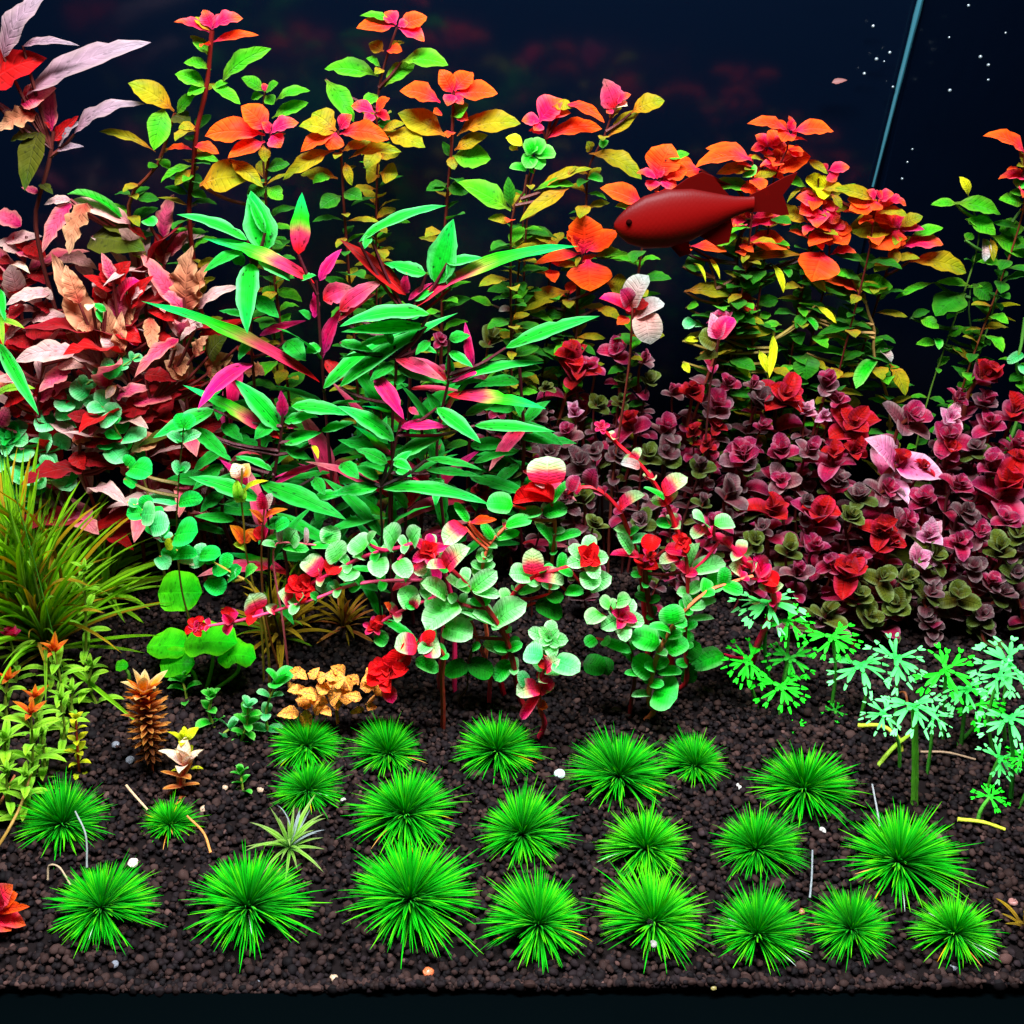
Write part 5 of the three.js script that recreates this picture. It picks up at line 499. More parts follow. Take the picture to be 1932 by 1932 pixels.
// ---------- grass tuft, round water leaves and small plants at the left ----------
R = rng(901);
kind('gr', 'long', { ratio: 0.075, shape: 'strap', bend: 0.9, fold: 0.25, nt: 10, ns: 1 }, grad('#6a6a12', '#7aa41c', '#8cc02c', '#acc850'), 4);
kind('gb', 'long', { ratio: 0.075, shape: 'strap', bend: 1.0, fold: 0.25, nt: 10, ns: 1 }, grad('#6a4410', '#a8842a', '#c8a83a', '#c0a848'), 4);
kind('gl', 'long', { ratio: 0.085, shape: 'strap', bend: 0.5, fold: 0.3, nt: 10, ns: 1 }, grad('#7aa01c', '#90cc2c', '#a4dc48', '#c4e87c'), 3);
function tuft(label, name, cx, cy, z, n, L0, L1, keys, { spread = 1, w = 1, azBias = 0, cat = 'grass', group } = {}) { const P0 = z === null ? atGround(cx, cy) : at(cx, cy, z); P0.y = groundY(P0.x, P0.z); const o = thing(name, P0, label, cat, group); for (let i = 0; i < n; i++) { const az = i * 2.4 + rr(-0.3, 0.3), el = lerp(0.12, 1.45, Math.pow(i / n, 1 / spread)), L = pxm(rr(L0, L1), P0) * (el > 1 ? 1.05 : 0.95); const off = V3(Math.cos(az), 0, Math.sin(az)).multiplyScalar(L * 0.05 * R()); around(o, pick(keys), P0.clone().add(off), V3(0, 1, 0), az + azBias, el + rr(-0.12, 0.12), L, L * KIND[keys[0]].ratio * w * rr(0.8, 1.2), 'blade', 0); } return o; }
tuft('large yellow green grass tuft at the left edge with brownish lower blades', 'grass_tuft', 85, 1228, null, 290, 220, 400, ['gr', 'gr', 'gr', 'gb', 'gb', 'gl', 'gl'], { spread: 2.0, w: 0.3, group: undefined });
tuft('smaller green grass clump leaning right from the foot of the large tuft', 'grass_tuft', 200, 1130, null, 46, 120, 190, ['gr', 'gr', 'gl'], { spread: 0.7 });
tuft('brown and olive grass clump under the trailing pink stem', 'grass_tuft', 525, 1205, null, 52, 80, 150, ['gb', 'gb', 'gr'], { spread: 1.0 });
tuft('reddish orange short grass clump right of the brown one, under the red rosette', 'grass_tuft', 650, 1185, null, 34, 60, 100, ['gb', 'bb', 'gb'], { spread: 1.0 });
tuft('fine straw coloured grass clump behind the trailing pink stem, only tips in view', 'grass_tuft', 570, 1120, null, 24, 60, 110, ['gb', 'gb', 'gr'], { spread: 1.2 });
tuft('broad bright green grass shoot lying right of the tuft, tips near the round leaf', 'grass_tuft', 150, 1120, null, 14, 160, 210, ['gl', 'gr'], { spread: 0.45, w: 1.3 });
// round water leaves on stalks
function roundLeaf(label, x, y, w, tilt, stemTo, sx) { const G = atGround(...stemTo), P = at(x, y, G.z / S - 0.004); const o = thing('round_leaf_plant', G, label, 'round leaf', 'round bright green leaves on thin stalks'); stemPart(o, [G.clone().add(V3(0, -0.002, 0)), G.clone().lerp(P, 0.5).add(V3(sx ?? 0.002, 0.002, 0)), P], pxm(4, P), pxm(3, P), '#4a7a20', 'stalk'); const r = pxm(w, P) * 1.1, X = V3(1, 0.02, 0), P0 = P.clone().addScaledVector(X, -r / 2), P1 = P.clone().addScaledVector(X, r / 2); leafAt(o, 'hy', P0, P1, r, V3(0, 1, 0).addScaledVector(toCam(P), tilt), 'leaf', 0); return o; }
roundLeaf('largest round bright green leaf, tilted to face the front beside the glossy trailing stem', 340, 1118, 76, 2.2, [352, 1215]);
roundLeaf('left oval bright green leaf of the four on stalks over bare soil', 317, 1219, 72, 0.02, [330, 1275]);
roundLeaf('broadest flat bright green leaf of the four on stalks, under the pink stem tip', 398, 1213, 92, 0.02, [386, 1300]);
roundLeaf('small tilted bright green leaf in front of the left oval one', 335, 1252, 60, 1.1, [372, 1296]);
roundLeaf('pale rimmed flat green leaf, rightmost of the four on stalks', 447, 1242, 66, 0.02, [392, 1302], 0.006);
roundLeaf('tiny round green leaf on a short stalk standing alone on the soil', 230, 1257, 22, 1.2, [238, 1300]);
// small narrow leaved stems at the lower left
R = rng(930);
function smallStem(label, base, tip, n, len, keyLow, keyTop, { topLen = len, hex = '#6a7a24', topN = 5, w, nPer = 2, droop = 0.1, name = 'small_stem_plant', group = 'small narrow leaved stems at the lower left', sw = 6 } = {}) {
  const G = atGround(...base), P = at(tip[0], tip[1], G.z / S - 0.006), o = thing(name, G, label, 'stem plant', group), c = stemPart(o, [G.clone().add(V3(0, -0.002, 0)), G.clone().lerp(P, 0.5).add(V3(rr(-0.002, 0.002), 0, 0)), P], pxm(sw, P) / 2, pxm(sw * 0.7, P) / 2, hex);
  const T = P.clone().sub(G).normalize(); let a = rr(0.0, 0.6);
  for (let i = 0; i < n; i++) { const Q = c.getPointAt((i + 0.5) / (n + 0.4)).add(o.position); a += 1.571 + rr(-0.2, 0.2); for (let h = 0; h < nPer; h++) { const L = pxm(len, Q) * rr(0.85, 1.15); around(o, keyLow, Q, T, a + h / nPer * 6.283, droop + 0.45 * i / n + rr(-0.1, 0.1), L, w ? L * w : undefined); } }
  for (let h = 0; h < topN; h++) { const L = pxm(topLen, P) * rr(0.8, 1.1); around(o, keyTop, P, T, h * 2.4, 0.4 + h / topN * 0.9, L, w ? L * w * 1.1 : undefined); }
  return o;
}
[['green stem with arching leaves and an orange red tip, tallest at the lower left edge', [52, 1500], [58, 1348], 4, 56, 'k1', 'k2'],
 ['green stem with a flame orange tip, above the arching stems at the left edge', [12, 1360], [14, 1285], 2, 44, 'k1', 'k2'],
 ['upright green stem with curled pale leaves, just left of the lone thin pale one', [112, 1345], [103, 1232], 3, 52, 'k1', 'k2'],
 ['pink tipped thin stem at the lower edge of the grass tuft', [28, 1290], [20, 1208], 2, 40, 'k1', 'rp'],
 ['thin tall stem with pale curled leaf pairs, standing in front of the grass tuft', [160, 1275], [158, 1080], 4, 42, 'k1', 'k1'],
 ['green stem with long level leaves, lowest at the left edge', [12, 1490], [10, 1402], 3, 62, 'k1', 'k1'],
 ['leafy green stem right of the orange red tip, with leaves curling down', [110, 1425], [114, 1322], 3, 44, 'k1', 'k1'],
 ['short green stem with a starry tip at the left edge bottom of its cluster', [20, 1545], [12, 1462], 2, 44, 'k1', 'k1'],
 ['small green stem bending right with two drooping leaves, over open soil', [186, 1330], [172, 1262], 2, 46, 'k1', 'k1'],
 ['green stem with starry pale tip between the arching stems and the cream leaved plant', [82, 1470], [78, 1388], 3, 46, 'k1', 'k1'],
 ['green stem with a flame orange tip, right of the tallest arching one', [72, 1390], [66, 1318], 3, 46, 'k1', 'k2'],
 ['orange tipped stem in front of the lower blades of the grass tuft', [106, 1300], [98, 1238], 3, 44, 'k1', 'k2'],
 ['bright green stem with long curled leaves, lowest right of the left edge cluster', [52, 1548], [48, 1470], 3, 52, 'k1', 'k1'],
 ['small green stem under the curled pale one, leaves half hidden', [140, 1362], [136, 1308], 2, 40, 'k1', 'k1'],
].forEach(([l, b, t, n, len, k1, k2]) => smallStem(l, b, t, n + 1, len * 1.05, k1, k2, { topLen: len * 0.75, topN: 6 }));
smallStem('short red stemmed plant with small cream and green leaves left of the orange bottlebrush', [148, 1462], [143, 1358], 5, 24, 'yl', 'yl', { hex: '#8a2a1c', w: 0.55, topN: 4, group: undefined, nPer: 3 });
// orange bottlebrush plant
{ const G = atGround(288, 1462), P = at(274, 1318, G.z / S - 0.012), o = thing('bottlebrush_plant', G, 'orange bottlebrush shaped plant with pale peach tip on bare soil', 'stem plant'), c = stemPart(o, [G.clone().add(V3(0, -0.002, 0)), G.clone().lerp(P, 0.5), P], pxm(5, P) / 2, pxm(5, P) / 2, '#6a2a12'), T = P.clone().sub(G).normalize(); for (let i = 0; i < 19; i++) { const f = i / 18, Q = c.getPointAt(0.3 + 0.7 * f).add(o.position); for (let h = 0; h < 7; h++) { const L = pxm(lerp(30, 46, sstep(0, 0.6, f)), Q) * rr(0.85, 1.15); around(o, f < 0.25 ? 'bd' : f < 0.82 ? 'bb' : 'k2', Q, T, h / 7 * 6.283 + i * 0.45, lerp(0.0, 0.75, f) + rr(-0.1, 0.1), L, L * 0.24, 'leaf', 0); } } for (let h = 0; h < 9; h++) { const L = pxm(64, P); around(o, 'bt', P, T, h * 2.4, 0.55 + 0.09 * h, L * rr(0.8, 1.05), L * 0.34, 'leaf', 0); } }
// small bright plants on the soil
R = rng(950);
smallStem('yellow topped small plant behind the peach and white one', [352, 1462], [348, 1402], 2, 30, 'yl', 'yl', { w: 0.5, topN: 6, topLen: 36, group: undefined });
smallStem('peach and white small plant with orange lower leaves and a yellow edge', [352, 1498], [350, 1452], 3, 40, 'bb', 'yw', { w: 0.42, topN: 6, topLen: 60, hex: '#a02a14', nPer: 3, group: undefined });
smallStem('tiny green cross shaped plantlet with four fleshy leaves near the peach and white plant', [460, 1495], [455, 1462], 2, 24, 'sg', 'sg', { w: 0.6, topN: 4, topLen: 26, group: undefined });
smallStem('small green bud shaped plant with two spread leaves, behind the yellow topped one', [404, 1368], [400, 1318], 2, 32, 'sg', 'sg', { w: 0.62, topN: 6, topLen: 26, group: undefined });
smallStem('small leafy green sprig at the foot of the stalked round leaves', [352, 1325], [345, 1288], 2, 32, 'sg', 'sg', { w: 0.6, topN: 5, topLen: 28, group: undefined });
smallStem('mint green succulent like sprig leaning right toward the mottled orange leaf', [450, 1400], [468, 1335], 4, 28, 'sg', 'mw', { w: 0.62, topN: 5, topLen: 28, nPer: 3, group: undefined });
smallStem('mint sprig with a round olive leaf on top, touching the mottled orange leaf', [505, 1385], [522, 1290], 3, 30, 'mw', 'mg', { w: 0.75, topN: 4, topLen: 42, group: undefined });
smallStem('tiny flat mint plantlet lying on the soil right of the green bud plant', [425, 1395], [432, 1376], 1, 34, 'mw', 'mw', { w: 0.45, topN: 3, topLen: 30, group: undefined });
// mottled orange leaf
{ R = rng(960); const sp = dataTex(256, 192, (u, v) => { const n = fbm(u * 14 + 3, v * 11 + 5), m = fbm(u * 30 + 9, v * 24); return n > 0.62 ? [0.5, 0.34, 0.06] : n > 0.55 || m > 0.68 ? [0.85, 0.6, 0.08] : [1.0, 0.7 + 0.1 * m, 0.2]; }, true);
  const geo = leafGeo({ ratio: 0.62, shape: 'ovate', bend: 0.5, fold: 0.1, wave: 0.1, waveN: 5, nt: 10, ns: 3, col: () => [0.95, 0.66, 0.4] }), m = new THREE.MeshPhysicalMaterial({ map: sp, vertexColors: true, side: THREE.DoubleSide, roughness: 0.75, transmission: 0.25, thickness: 0, bumpMap: TEX.featherB, bumpScale: 0.0006 });
  const P = at(632, 1305, -0.222), o = thing('mottled_leaf', V3(P.x, groundY(P.x, P.z), P.z), 'lacy yellow orange mottled foliage with brown spots, lying low over the soil', 'dying leaf'); const put = (x0, y0, x1, y1, w, z0, z1) => { const A = at(x0, y0, z0), B = at(x1, y1, z1), X = B.clone().sub(A), L = X.length(); X.normalize(); const Y = V3(rr(-0.5, 0.5), 0.75, rr(-0.1, 0.4)).addScaledVector(toCam(A), 0.7); Y.addScaledVector(X, -Y.dot(X)).normalize(); const b = part('leaf', geo, m, o); M4.makeBasis(X, Y, X.clone().cross(Y)); b.quaternion.setFromRotationMatrix(M4); b.position.copy(A).sub(o.position); b.scale.set(L, L, pxm(w, A) / 0.62); };
  for (let k = 0; k < 44; k++) { const x = 566 + 20 * (k % 8) + rr(-10, 10), y = 1272 + 14 * Math.floor(k / 8) + rr(-7, 7), a = rr(0, 6.28), L = rr(26, 44), z = -0.218 - 0.01 * rr(-1, 1); put(x, y, x + Math.cos(a) * L, y + Math.sin(a) * L * 0.55, rr(16, 30), z, z + rr(-0.008, 0.008)); }
  put(576, 1338, 582, 1380, 24, -0.212, -0.207);
  stemPart(o, [V3(P.x, groundY(P.x, P.z) - 0.001, P.z), P], 0.0006, 0.0005, '#b06a2a', 'stalk'); }
// spidery pale plantlet
{ R = rng(970); const G = atGround(548, 1612); kind('sp', 'long', { ratio: 0.09, shape: 'lance', bend: 0.9, fold: 0.25, nt: 9, ns: 1 }, grad('#6ab024', '#9cd040', '#c0d890', '#dcecc0'), 4); kind('sw', 'long', { ratio: 0.05, shape: 'strap', bend: 1.4, fold: 0.2, nt: 9, ns: 1 }, grad('#b8c8c0', '#c8d4d8', '#d0d8e0', '#e4e8ee'), 3);
  const o = thing('spidery_plantlet', G, 'pale spidery plantlet with thin yellow green leaves and white roots, loose on the soil', 'plantlet'); G.y += 0.003; for (let i = 0; i < 22; i++) { const az = i * 2.4, el = lerp(0.0, 1.1, (i / 22) ** 1.2), L = pxm(rr(60, 112), G); around(o, 'sp', G, V3(0.1, 1, 0.1).normalize(), az, el, L, L * 0.085, 'leaf', 0); } for (let i = 0; i < 9; i++) { const L = pxm(rr(60, 100), G); around(o, 'sw', G, V3(0.4, 1, -0.1).normalize(), rr(-1.4, 0.9) , rr(0.1, 1.0), L, L * 0.04, 'root', 0); } }
// pink plant at the left edge, near the front
listedPlant({ name: 'pink_edge_plant', label: 'salmon pink rosette cut off by the left edge near the front', cat: 'stem plant', r: 10, z: -0.045, stem: [[-40, 1330], [-50, 1440], [-40, 1560]], sw: 16, hex: '#8a3a2a', leaves: [[-40, 1300, 70, 1180, 130, 'p'], [-30, 1290, 95, 1230, 90, 'o'], [-40, 1330, 160, 1300, 60, 'o'], [-30, 1360, 140, 1400, 90, 'p'], [-40, 1340, 60, 1430, 100, 'p'], [-40, 1480, 155, 1500, 90, 'g'], [-40, 1490, 90, 1570, 80, 'd'], [-40, 1310, -20, 1160, 90, 'p']] });
// ---------- cut leaf plants at the right ----------
R = rng(1001);
function lobedGeo(seed, col) {                                     // a flat leaf of forked lobes, stalk at the origin, spreading in the xz plane
  const q = rng(seed), gs = [], strip = (x0, z0, a, L, w0, w1, bend, y0) => { const n = 4, roll = (q() - 0.5) * 1.3, pos = [], idx = [], cl = [], uv = []; let x = x0, z = z0, y = y0; for (let i = 0; i <= n; i++) { const t = i / n, w = lerp(w0, w1, t) * (i === n ? 0.3 : 1), nx = -Math.sin(a), nz = Math.cos(a), d = Math.hypot(x, z), rl = roll * w; pos.push(x - nx * w, y - d * d * 0.27 - rl, z - nz * w, x, y - d * d * 0.27 - w * 0.4, z, x + nx * w, y - d * d * 0.27 + rl, z + nz * w); for (let k = 0; k < 3; k++) { cl.push(...col(d)); uv.push(d, k / 2); } x += Math.cos(a) * L / n; z += Math.sin(a) * L / n; a += bend / n; } for (let i = 0; i < n; i++) for (let j = 0; j < 2; j++) { const A = i * 3 + j, B = A + 3; idx.push(A, A + 1, B, A + 1, B + 1, B); } const g = new THREE.BufferGeometry(); g.setAttribute('position', new THREE.Float32BufferAttribute(pos, 3)); g.setAttribute('uv', new THREE.Float32BufferAttribute(uv, 2)); g.setAttribute('color', new THREE.Float32BufferAttribute(cl, 3)); g.setIndex(idx); g.computeVertexNormals(); gs.push(g); return [x, z, a]; };
  const N = 5; for (let i = 0; i < N; i++) { const a = (i - (N - 1) / 2) * 1.02 + (q() - 0.5) * 0.25, L = 0.17 + q() * 0.08, [x, z, a1] = strip(0, 0, a, L, 0.04, 0.07, (q() - 0.5) * 0.2, 0.001 * i); const m = q() < 0.65 ? 3 : 2; for (let k = 0; k < m; k++) { const b = a1 + (k - (m - 1) / 2) * 0.46 + (q() - 0.5) * 0.1, L2 = 0.38 + q() * 0.16 - Math.abs(k - (m - 1) / 2) * 0.08, [x2, z2, a2] = strip(x - Math.cos(a1) * 0.04, z - Math.sin(a1) * 0.04, b, L2, 0.046, 0.05, (q() - 0.5) * 0.5, 0.002 * k); for (const e of q() < 0.65 ? [-0.36, 0.36] : [0]) strip(x2 - Math.cos(a2) * 0.05, z2 - Math.sin(a2) * 0.05, a2 + e, 0.15 + q() * 0.07, 0.042, 0.03, 0, 0.001 + 0.001 * e); } }
  return mergeGeometries(gs);
}
const lobCol = (a, b, c) => { const A = lin(a), B = lin(b), C = lin(c); return d => d < 0.5 ? mix3(A, B, d * 2) : mix3(B, C, Math.min(1, d * 2 - 1)); };
const LOBE = { t: [1, 2, 3, 4].map(s => lobedGeo(s, lobCol('#58bc64', '#70c87c', '#8cd898'))), g: [5, 6, 7].map(s => lobedGeo(s, lobCol('#2cb028', '#30c43c', '#54dc5c'))), d: [8, 9].map(s => lobedGeo(s, lobCol('#167a22', '#1c9030', '#34b044'))) };
const lobeMat = new THREE.MeshPhysicalMaterial({ vertexColors: true, side: THREE.DoubleSide, roughness: 0.8, transmission: 0.3, thickness: 0, clearcoat: 0.1, clearcoatRoughness: 0.5, specularIntensity: 0.4 });
function cutLeaf(label, r, x, y, w, foot, key, rot = 0, tilt = 0.3, stalkHex = '#3a8a24', sw = 7) {
  const [u, v] = U(r, x, y), G = atGround(...foot), P = at(u, v, Math.min(-0.05, G.z / S - 0.004)), o = thing('cut_leaf_plant', G, label, 'cut leaf plant', 'plants with deeply cut pale green leaves at the right');
  stemPart(o, [G.clone().add(V3(0, -0.002, 0)), G.clone().lerp(P, 0.5).add(V3(rr(-0.003, 0.003), 0, 0)), P], pxm(sw, P) / 2, pxm(sw * 0.8, P) / 2, stalkHex, 'stalk');
  const m = part('leaf', pick(LOBE[key]), lobeMat, o), s = pxm(w * REG[r][2], P) * 0.56; const N = V3(rr(-0.12, 0.12), 1, 0).addScaledVector(toCam(P), tilt).normalize(), X = V3(Math.cos(rot), 0, -Math.sin(rot)); X.addScaledVector(N, -N.dot(X)).normalize(); M4.makeBasis(X, N, X.clone().cross(N)); m.quaternion.setFromRotationMatrix(M4); m.position.copy(P).sub(o.position); m.scale.set(s, s, s); return o;
}
const D = -Math.PI / 2;                                            // lobes fan towards the viewer
cutLeaf('pale mint umbrella like cut leaf, highest and leftmost of the cut leaves', 9, 490, 895, 430, [1458, 1305], 't', D, 0.1, '#1a5a18', 8);
cutLeaf('fresh green cut leaf at the left end, over bare soil', 9, 375, 1225, 330, [1432, 1330], 'g', Math.PI, 0.8);
cutLeaf('green cut leaf right behind the stalk of the highest one', 9, 600, 1000, 290, [1475, 1310], 'g', D + 0.5, 0.7);
cutLeaf('darker green cut leaf between the leftmost ones, facing forward', 9, 610, 1210, 300, [1480, 1325], 'd', D - 0.3, 1.2);
cutLeaf('green downward hanging cut leaf nearest the soil at the left of the group', 9, 555, 1370, 330, [1470, 1352], 'g', D, 0.9);
cutLeaf('green cut leaf with slim lobes pointing right, left of the mint ones', 9, 850, 1090, 330, [1570, 1335], 'g', D + 0.2, 0.5);
cutLeaf('large mint cut leaf in front of the slim lobed green one', 9, 1010, 1250, 380, [1625, 1350], 't', D, 0.35);
cutLeaf('mint cut leaf with a lobe pointing straight up, top centre of the right group', 9, 1205, 1215, 380, [1690, 1370], 't', 0.3, 0.9);
cutLeaf('pale mint cut leaf on the tall straight stalk that stands clear of the rest', 12, 1310, 30, 400, [1728, 1512], 't', D, 0.3, '#5fae2c', 14);
cutLeaf('small mint cut leaf reaching left from the tall straight stalk', 12, 1140, 75, 260, [1700, 1450], 't', Math.PI, 0.5);
cutLeaf('small mint cut leaf reaching right from the tall straight stalk', 12, 1420, 90, 240, [1752, 1455], 't', 0.1, 0.6);
cutLeaf('fine lobed green cut leaf in the middle of the right group', 9, 1490, 1275, 380, [1782, 1400], 'g', D + 1.0, 0.8);
cutLeaf('mint cut leaf spreading just below the fine lobed one', 9, 1600, 1385, 340, [1815, 1410], 't', D, 0.6, '#2c6a1c', 8);
cutLeaf('largest pale mint cut leaf, cut by the right edge, top of the group', 9, 1850, 1240, 440, [1900, 1400], 't', Math.PI, 0.5);
cutLeaf('mint cut leaf with blue green tint below the one at the right edge', 9, 1790, 1310, 300, [1880, 1430], 't', D + 0.4, 0.5);
cutLeaf('broad mint cut leaf on a tall stalk near the right edge, over open soil', 12, 1850, 100, 360, [1910, 1508], 't', D, 0.4, '#3a9a30', 9);
cutLeaf('green cut leaf behind the two at the right edge, rising between them', 12, 1690, 20, 300, [1800, 1405], 'g', D + 0.6, 0.6, '#2c6a1c', 8);
cutLeaf('low mint star shaped cut leaf, alone in front at the right', 12, 1790, 330, 270, [1862, 1500], 't', 0.2, 1.0);
cutLeaf('small green cut leaf peeking from under the low star shaped one at the edge', 12, 1920, 330, 190, [1925, 1520], 'g', Math.PI, 0.7);
cutLeaf('tiny newest cut leaf on a yellow runner, lowest at the right', 12, 1740, 550, 200, [1846, 1552], 'g', 0.6, 0.6, '#4aa030', 8);
cutLeaf('tiny yellow green cut leaf lying low left of the tall straight stalk', 12, 640, 150, 150, [1505, 1378], 'g', 0.2, 0.6);
cutLeaf('tiny dull green cut leaf on the soil behind the tall straight stalk', 12, 860, 60, 150, [1580, 1355], 'd', 0.6, 0.5);
{ const runner = (label, pts, w, hex) => { const P = pts.map(([x, y, h]) => { const g = atGround(x, y); g.y += h * S; return g; }); const o = thing('plant_runner', P[0], label, 'runner'); stemPart(o, P, pxm(w, P[0]) / 2, pxm(w * 0.8, P[0]) / 2, hex, 'runner_stem'); return o; };
  runner('yellow green runner lying level on the soil under the newest cut leaf', [[1804, 1553, 0.004], [1850, 1562, 0.006], [1893, 1572, 0.004]], 8, '#a8b02c');
  runner('yellow bent runner arching over the soil left of the tall straight stalk', [[1618, 1376, 0.004], [1660, 1392, 0.012], [1690, 1412, 0.01], [1700, 1420, 0.002]], 9, '#98a02a');
  runner('short olive stalk leaning on the soil left of the tall straight stalk', [[1652, 1452, 0.002], [1680, 1428, 0.01], [1708, 1408, 0.012]], 9, '#7a9a24');
  runner('long thin pale brown runner lying behind the low star shaped cut leaf', [[1735, 1424, 0.003], [1780, 1430, 0.006], [1838, 1438, 0.003]], 5, '#8a7058');
  runner('curved brown stem at the left edge, upper of the bare pair', [[-8, 1550, 0.01], [12, 1535, 0.014], [40, 1498, 0.02]], 6, '#b0603c');
  runner('long curved brown stem at the left edge, lower of the bare pair', [[-10, 1618, 0.004], [25, 1596, 0.016], [55, 1560, 0.024], [78, 1522, 0.034]], 6, '#8a6a2c');
  runner('thin white root standing up behind the widest sprawling rosette', [[1658, 1566, 0.004], [1646, 1540, 0.012], [1634, 1515, 0.02]], 4, '#84888a');
  runner('white blade standing on the soil left of the compact round rosette', [[1526, 1700, 0.004], [1524, 1680, 0.014], [1518, 1655, 0.028]], 4, '#8c9498');
  runner('curled white root lying at the left of the leftmost front rosette', [[92, 1665, 0.003], [100, 1655, 0.012], [118, 1660, 0.014], [138, 1684, 0.008]], 4, '#988468');
  runner('white root hanging at the front of the dense dark green rosette', [[165, 1640, 0.002], [172, 1610, 0.02], [158, 1585, 0.03]], 4, '#7a827e');
  runner('curling orange root at the lower right of the tufted rosette', [[398, 1612, 0.002], [388, 1590, 0.01], [360, 1575, 0.02]], 5, '#b8783a');
  runner('pale root over the soil at the upper left of the tufted rosette', [[243, 1500, 0.01], [262, 1525, 0.012], [282, 1542, 0.008]], 5, '#b89a78');
  runner('thin white root thread under the low lance leaves, left one', [[690, 1010, 0.05], [680, 970, 0.06], [672, 940, 0.075]], 4, '#6a747c');
  runner('thin white root thread crossing the left one under the low lance leaves', [[698, 1005, 0.05], [740, 985, 0.055], [775, 960, 0.06]], 4, '#6a747c');
  runner('brown curved root by the small dull cut leaf at the back', [[1690, 1310, 0.0], [1702, 1325, 0.01], [1712, 1340, 0.002]], 5, '#6a3a1c'); }
// ---------- snail shells and pale stones ----------
{ const shellGeo = (() => { const pts = []; const g = []; for (let k = 0; k < 22; k++) { const t = k / 21, a = t * 9.5, r = 0.12 + 0.88 * t * t, s = new THREE.SphereGeometry(0.2 + 0.44 * t * t, 8, 6); s.translate(Math.cos(a) * r * 0.55, (1 - t) * 0.75, Math.sin(a) * r * 0.55); g.push(s); } return mergeGeometries(g); })();
  const stoneGeo = (() => { const g = new THREE.IcosahedronGeometry(1, 2), p = g.attributes.position; for (let i = 0; i < p.count; i++) { const q = V3().fromBufferAttribute(p, i), k = 0.85 + 0.3 * noise2(q.x * 1.5 + 3, q.y * 1.5 + q.z * 2 + 9); p.setXYZ(i, q.x * k, q.y * k * 0.75, q.z * k); } g.computeVertexNormals(); return g; })();
  const m = (hex, rough = 0.45) => new THREE.MeshPhysicalMaterial({ color: new THREE.Color(hex), roughness: rough, clearcoat: 0.4, clearcoatRoughness: 0.3, bumpMap: TEX.grainB, bumpScale: 0.0003 });
  const white = m('#b8b4ac'), cream = m('#a88c70'), pink = m('#906058'), grey = m('#62666e');
  const put = (name, cat, label, x, y, w, geo, mat, lift = 0, group) => { const P = atGround(x, y); if (lift) P.copy(at(x, y, P.z / S + lift)); const o = thing(name, P, label, cat, group); const b = part(name === 'snail_shell' ? 'shell' : 'stone', geo, mat, o), r = pxm(w, P) / 2 * 0.8; b.scale.set(r, r, r); b.position.y = r * 0.6; b.rotation.set(rr(-0.3, 0.3), rr(0, 6), rr(-0.3, 0.3)); };
  put('snail_shell', 'snail', 'small white snail shell sitting on the bright green front rosette', 1231, 1784, 22, shellGeo, white, 0.035);
  put('snail_shell', 'snail', 'white round snail shell below the tall domed rosette, on bare soil', 1549, 1570, 20, shellGeo, white);
  put('snail_shell', 'snail', 'cream snail shell above the rosette at the right end of the front row', 1755, 1684, 22, shellGeo, cream);
  put('snail_shell', 'snail', 'brown pink snail shell at the right edge beside straw coloured leaves', 1912, 1708, 26, shellGeo, pink);
  put('snail_shell', 'snail', 'white snail shell left of the tall domed rosette', 1392, 1486, 18, shellGeo, white);
  put('snail_shell', 'snail', 'cream shell by the right shoulder of the tufted rosette', 385, 1532, 22, shellGeo, cream);
  put('snail_shell', 'snail', 'white shell left of the wide yellow tipped rosette', 648, 1514, 16, shellGeo, white);
  put('pale_stone', 'stone', 'white pebble on bare soil left of the bottlebrush plant', 246, 1437, 20, stoneGeo, grey);
  put('pale_stone', 'stone', 'pale grey pebble just above the white pebble by the bottlebrush plant', 219, 1408, 18, stoneGeo, grey);
  put('pale_stone', 'stone', 'cream pebble right of the tiny cross shaped plantlet', 492, 1492, 16, stoneGeo, cream);
  put('pale_stone', 'stone', 'cream pebble left of the tiny cross shaped plantlet', 425, 1488, 14, stoneGeo, cream);
  put('pale_stone', 'stone', 'grey pebble at the front edge below the leftmost front rosette', 216, 1822, 20, stoneGeo, grey);
  put('pale_stone', 'stone', 'small cream stone at the front edge, left of the orange fragment', 630, 1848, 20, stoneGeo, cream);
  put('pale_stone', 'stone', 'blue grey pebble at the very front edge, left half', 486, 1858, 16, stoneGeo, grey);
  put('pale_stone', 'stone', 'orange fragment on the front soil below the largest rosette', 808, 1838, 26, stoneGeo, m('#b8582c'));
  put('pale_stone', 'stone', 'white pebble under the rosette at the right end of the front row', 1798, 1828, 17, stoneGeo, grey);
  put('pale_stone', 'stone', 'yellowish pebble at the front edge right of the middle', 1346, 1866, 13, stoneGeo, m('#a89a50'));
  put('pale_stone', 'stone', 'pale shell fragment by the left blades of the broad dark rosette', 1055, 1464, 26, stoneGeo, m('#b0c0b8'));
  put('pale_stone', 'stone', 'cream fragment between the tufted rosette and leftmost front rosette', 252, 1632, 24, stoneGeo, m('#c8b0a8'));
  put('pale_stone', 'stone', 'rusty stone beside the white blade in the front row', 1512, 1722, 15, stoneGeo, m('#8a4a30'));
}
// straw coloured plantlet at the right edge
{ R = rng(1080); const G = atGround(1930, 1752), o = thing('straw_plantlet', G, 'straw coloured plantlet cut off by the right edge beside the brown pink shell', 'plantlet'); for (let i = 0; i < 14; i++) { const L = pxm(rr(40, 70), G); around(o, 'gb', G, V3(0, 1, 0), i * 2.4, rr(0.1, 1.2), L, L * 0.12, 'leaf', 0); } }
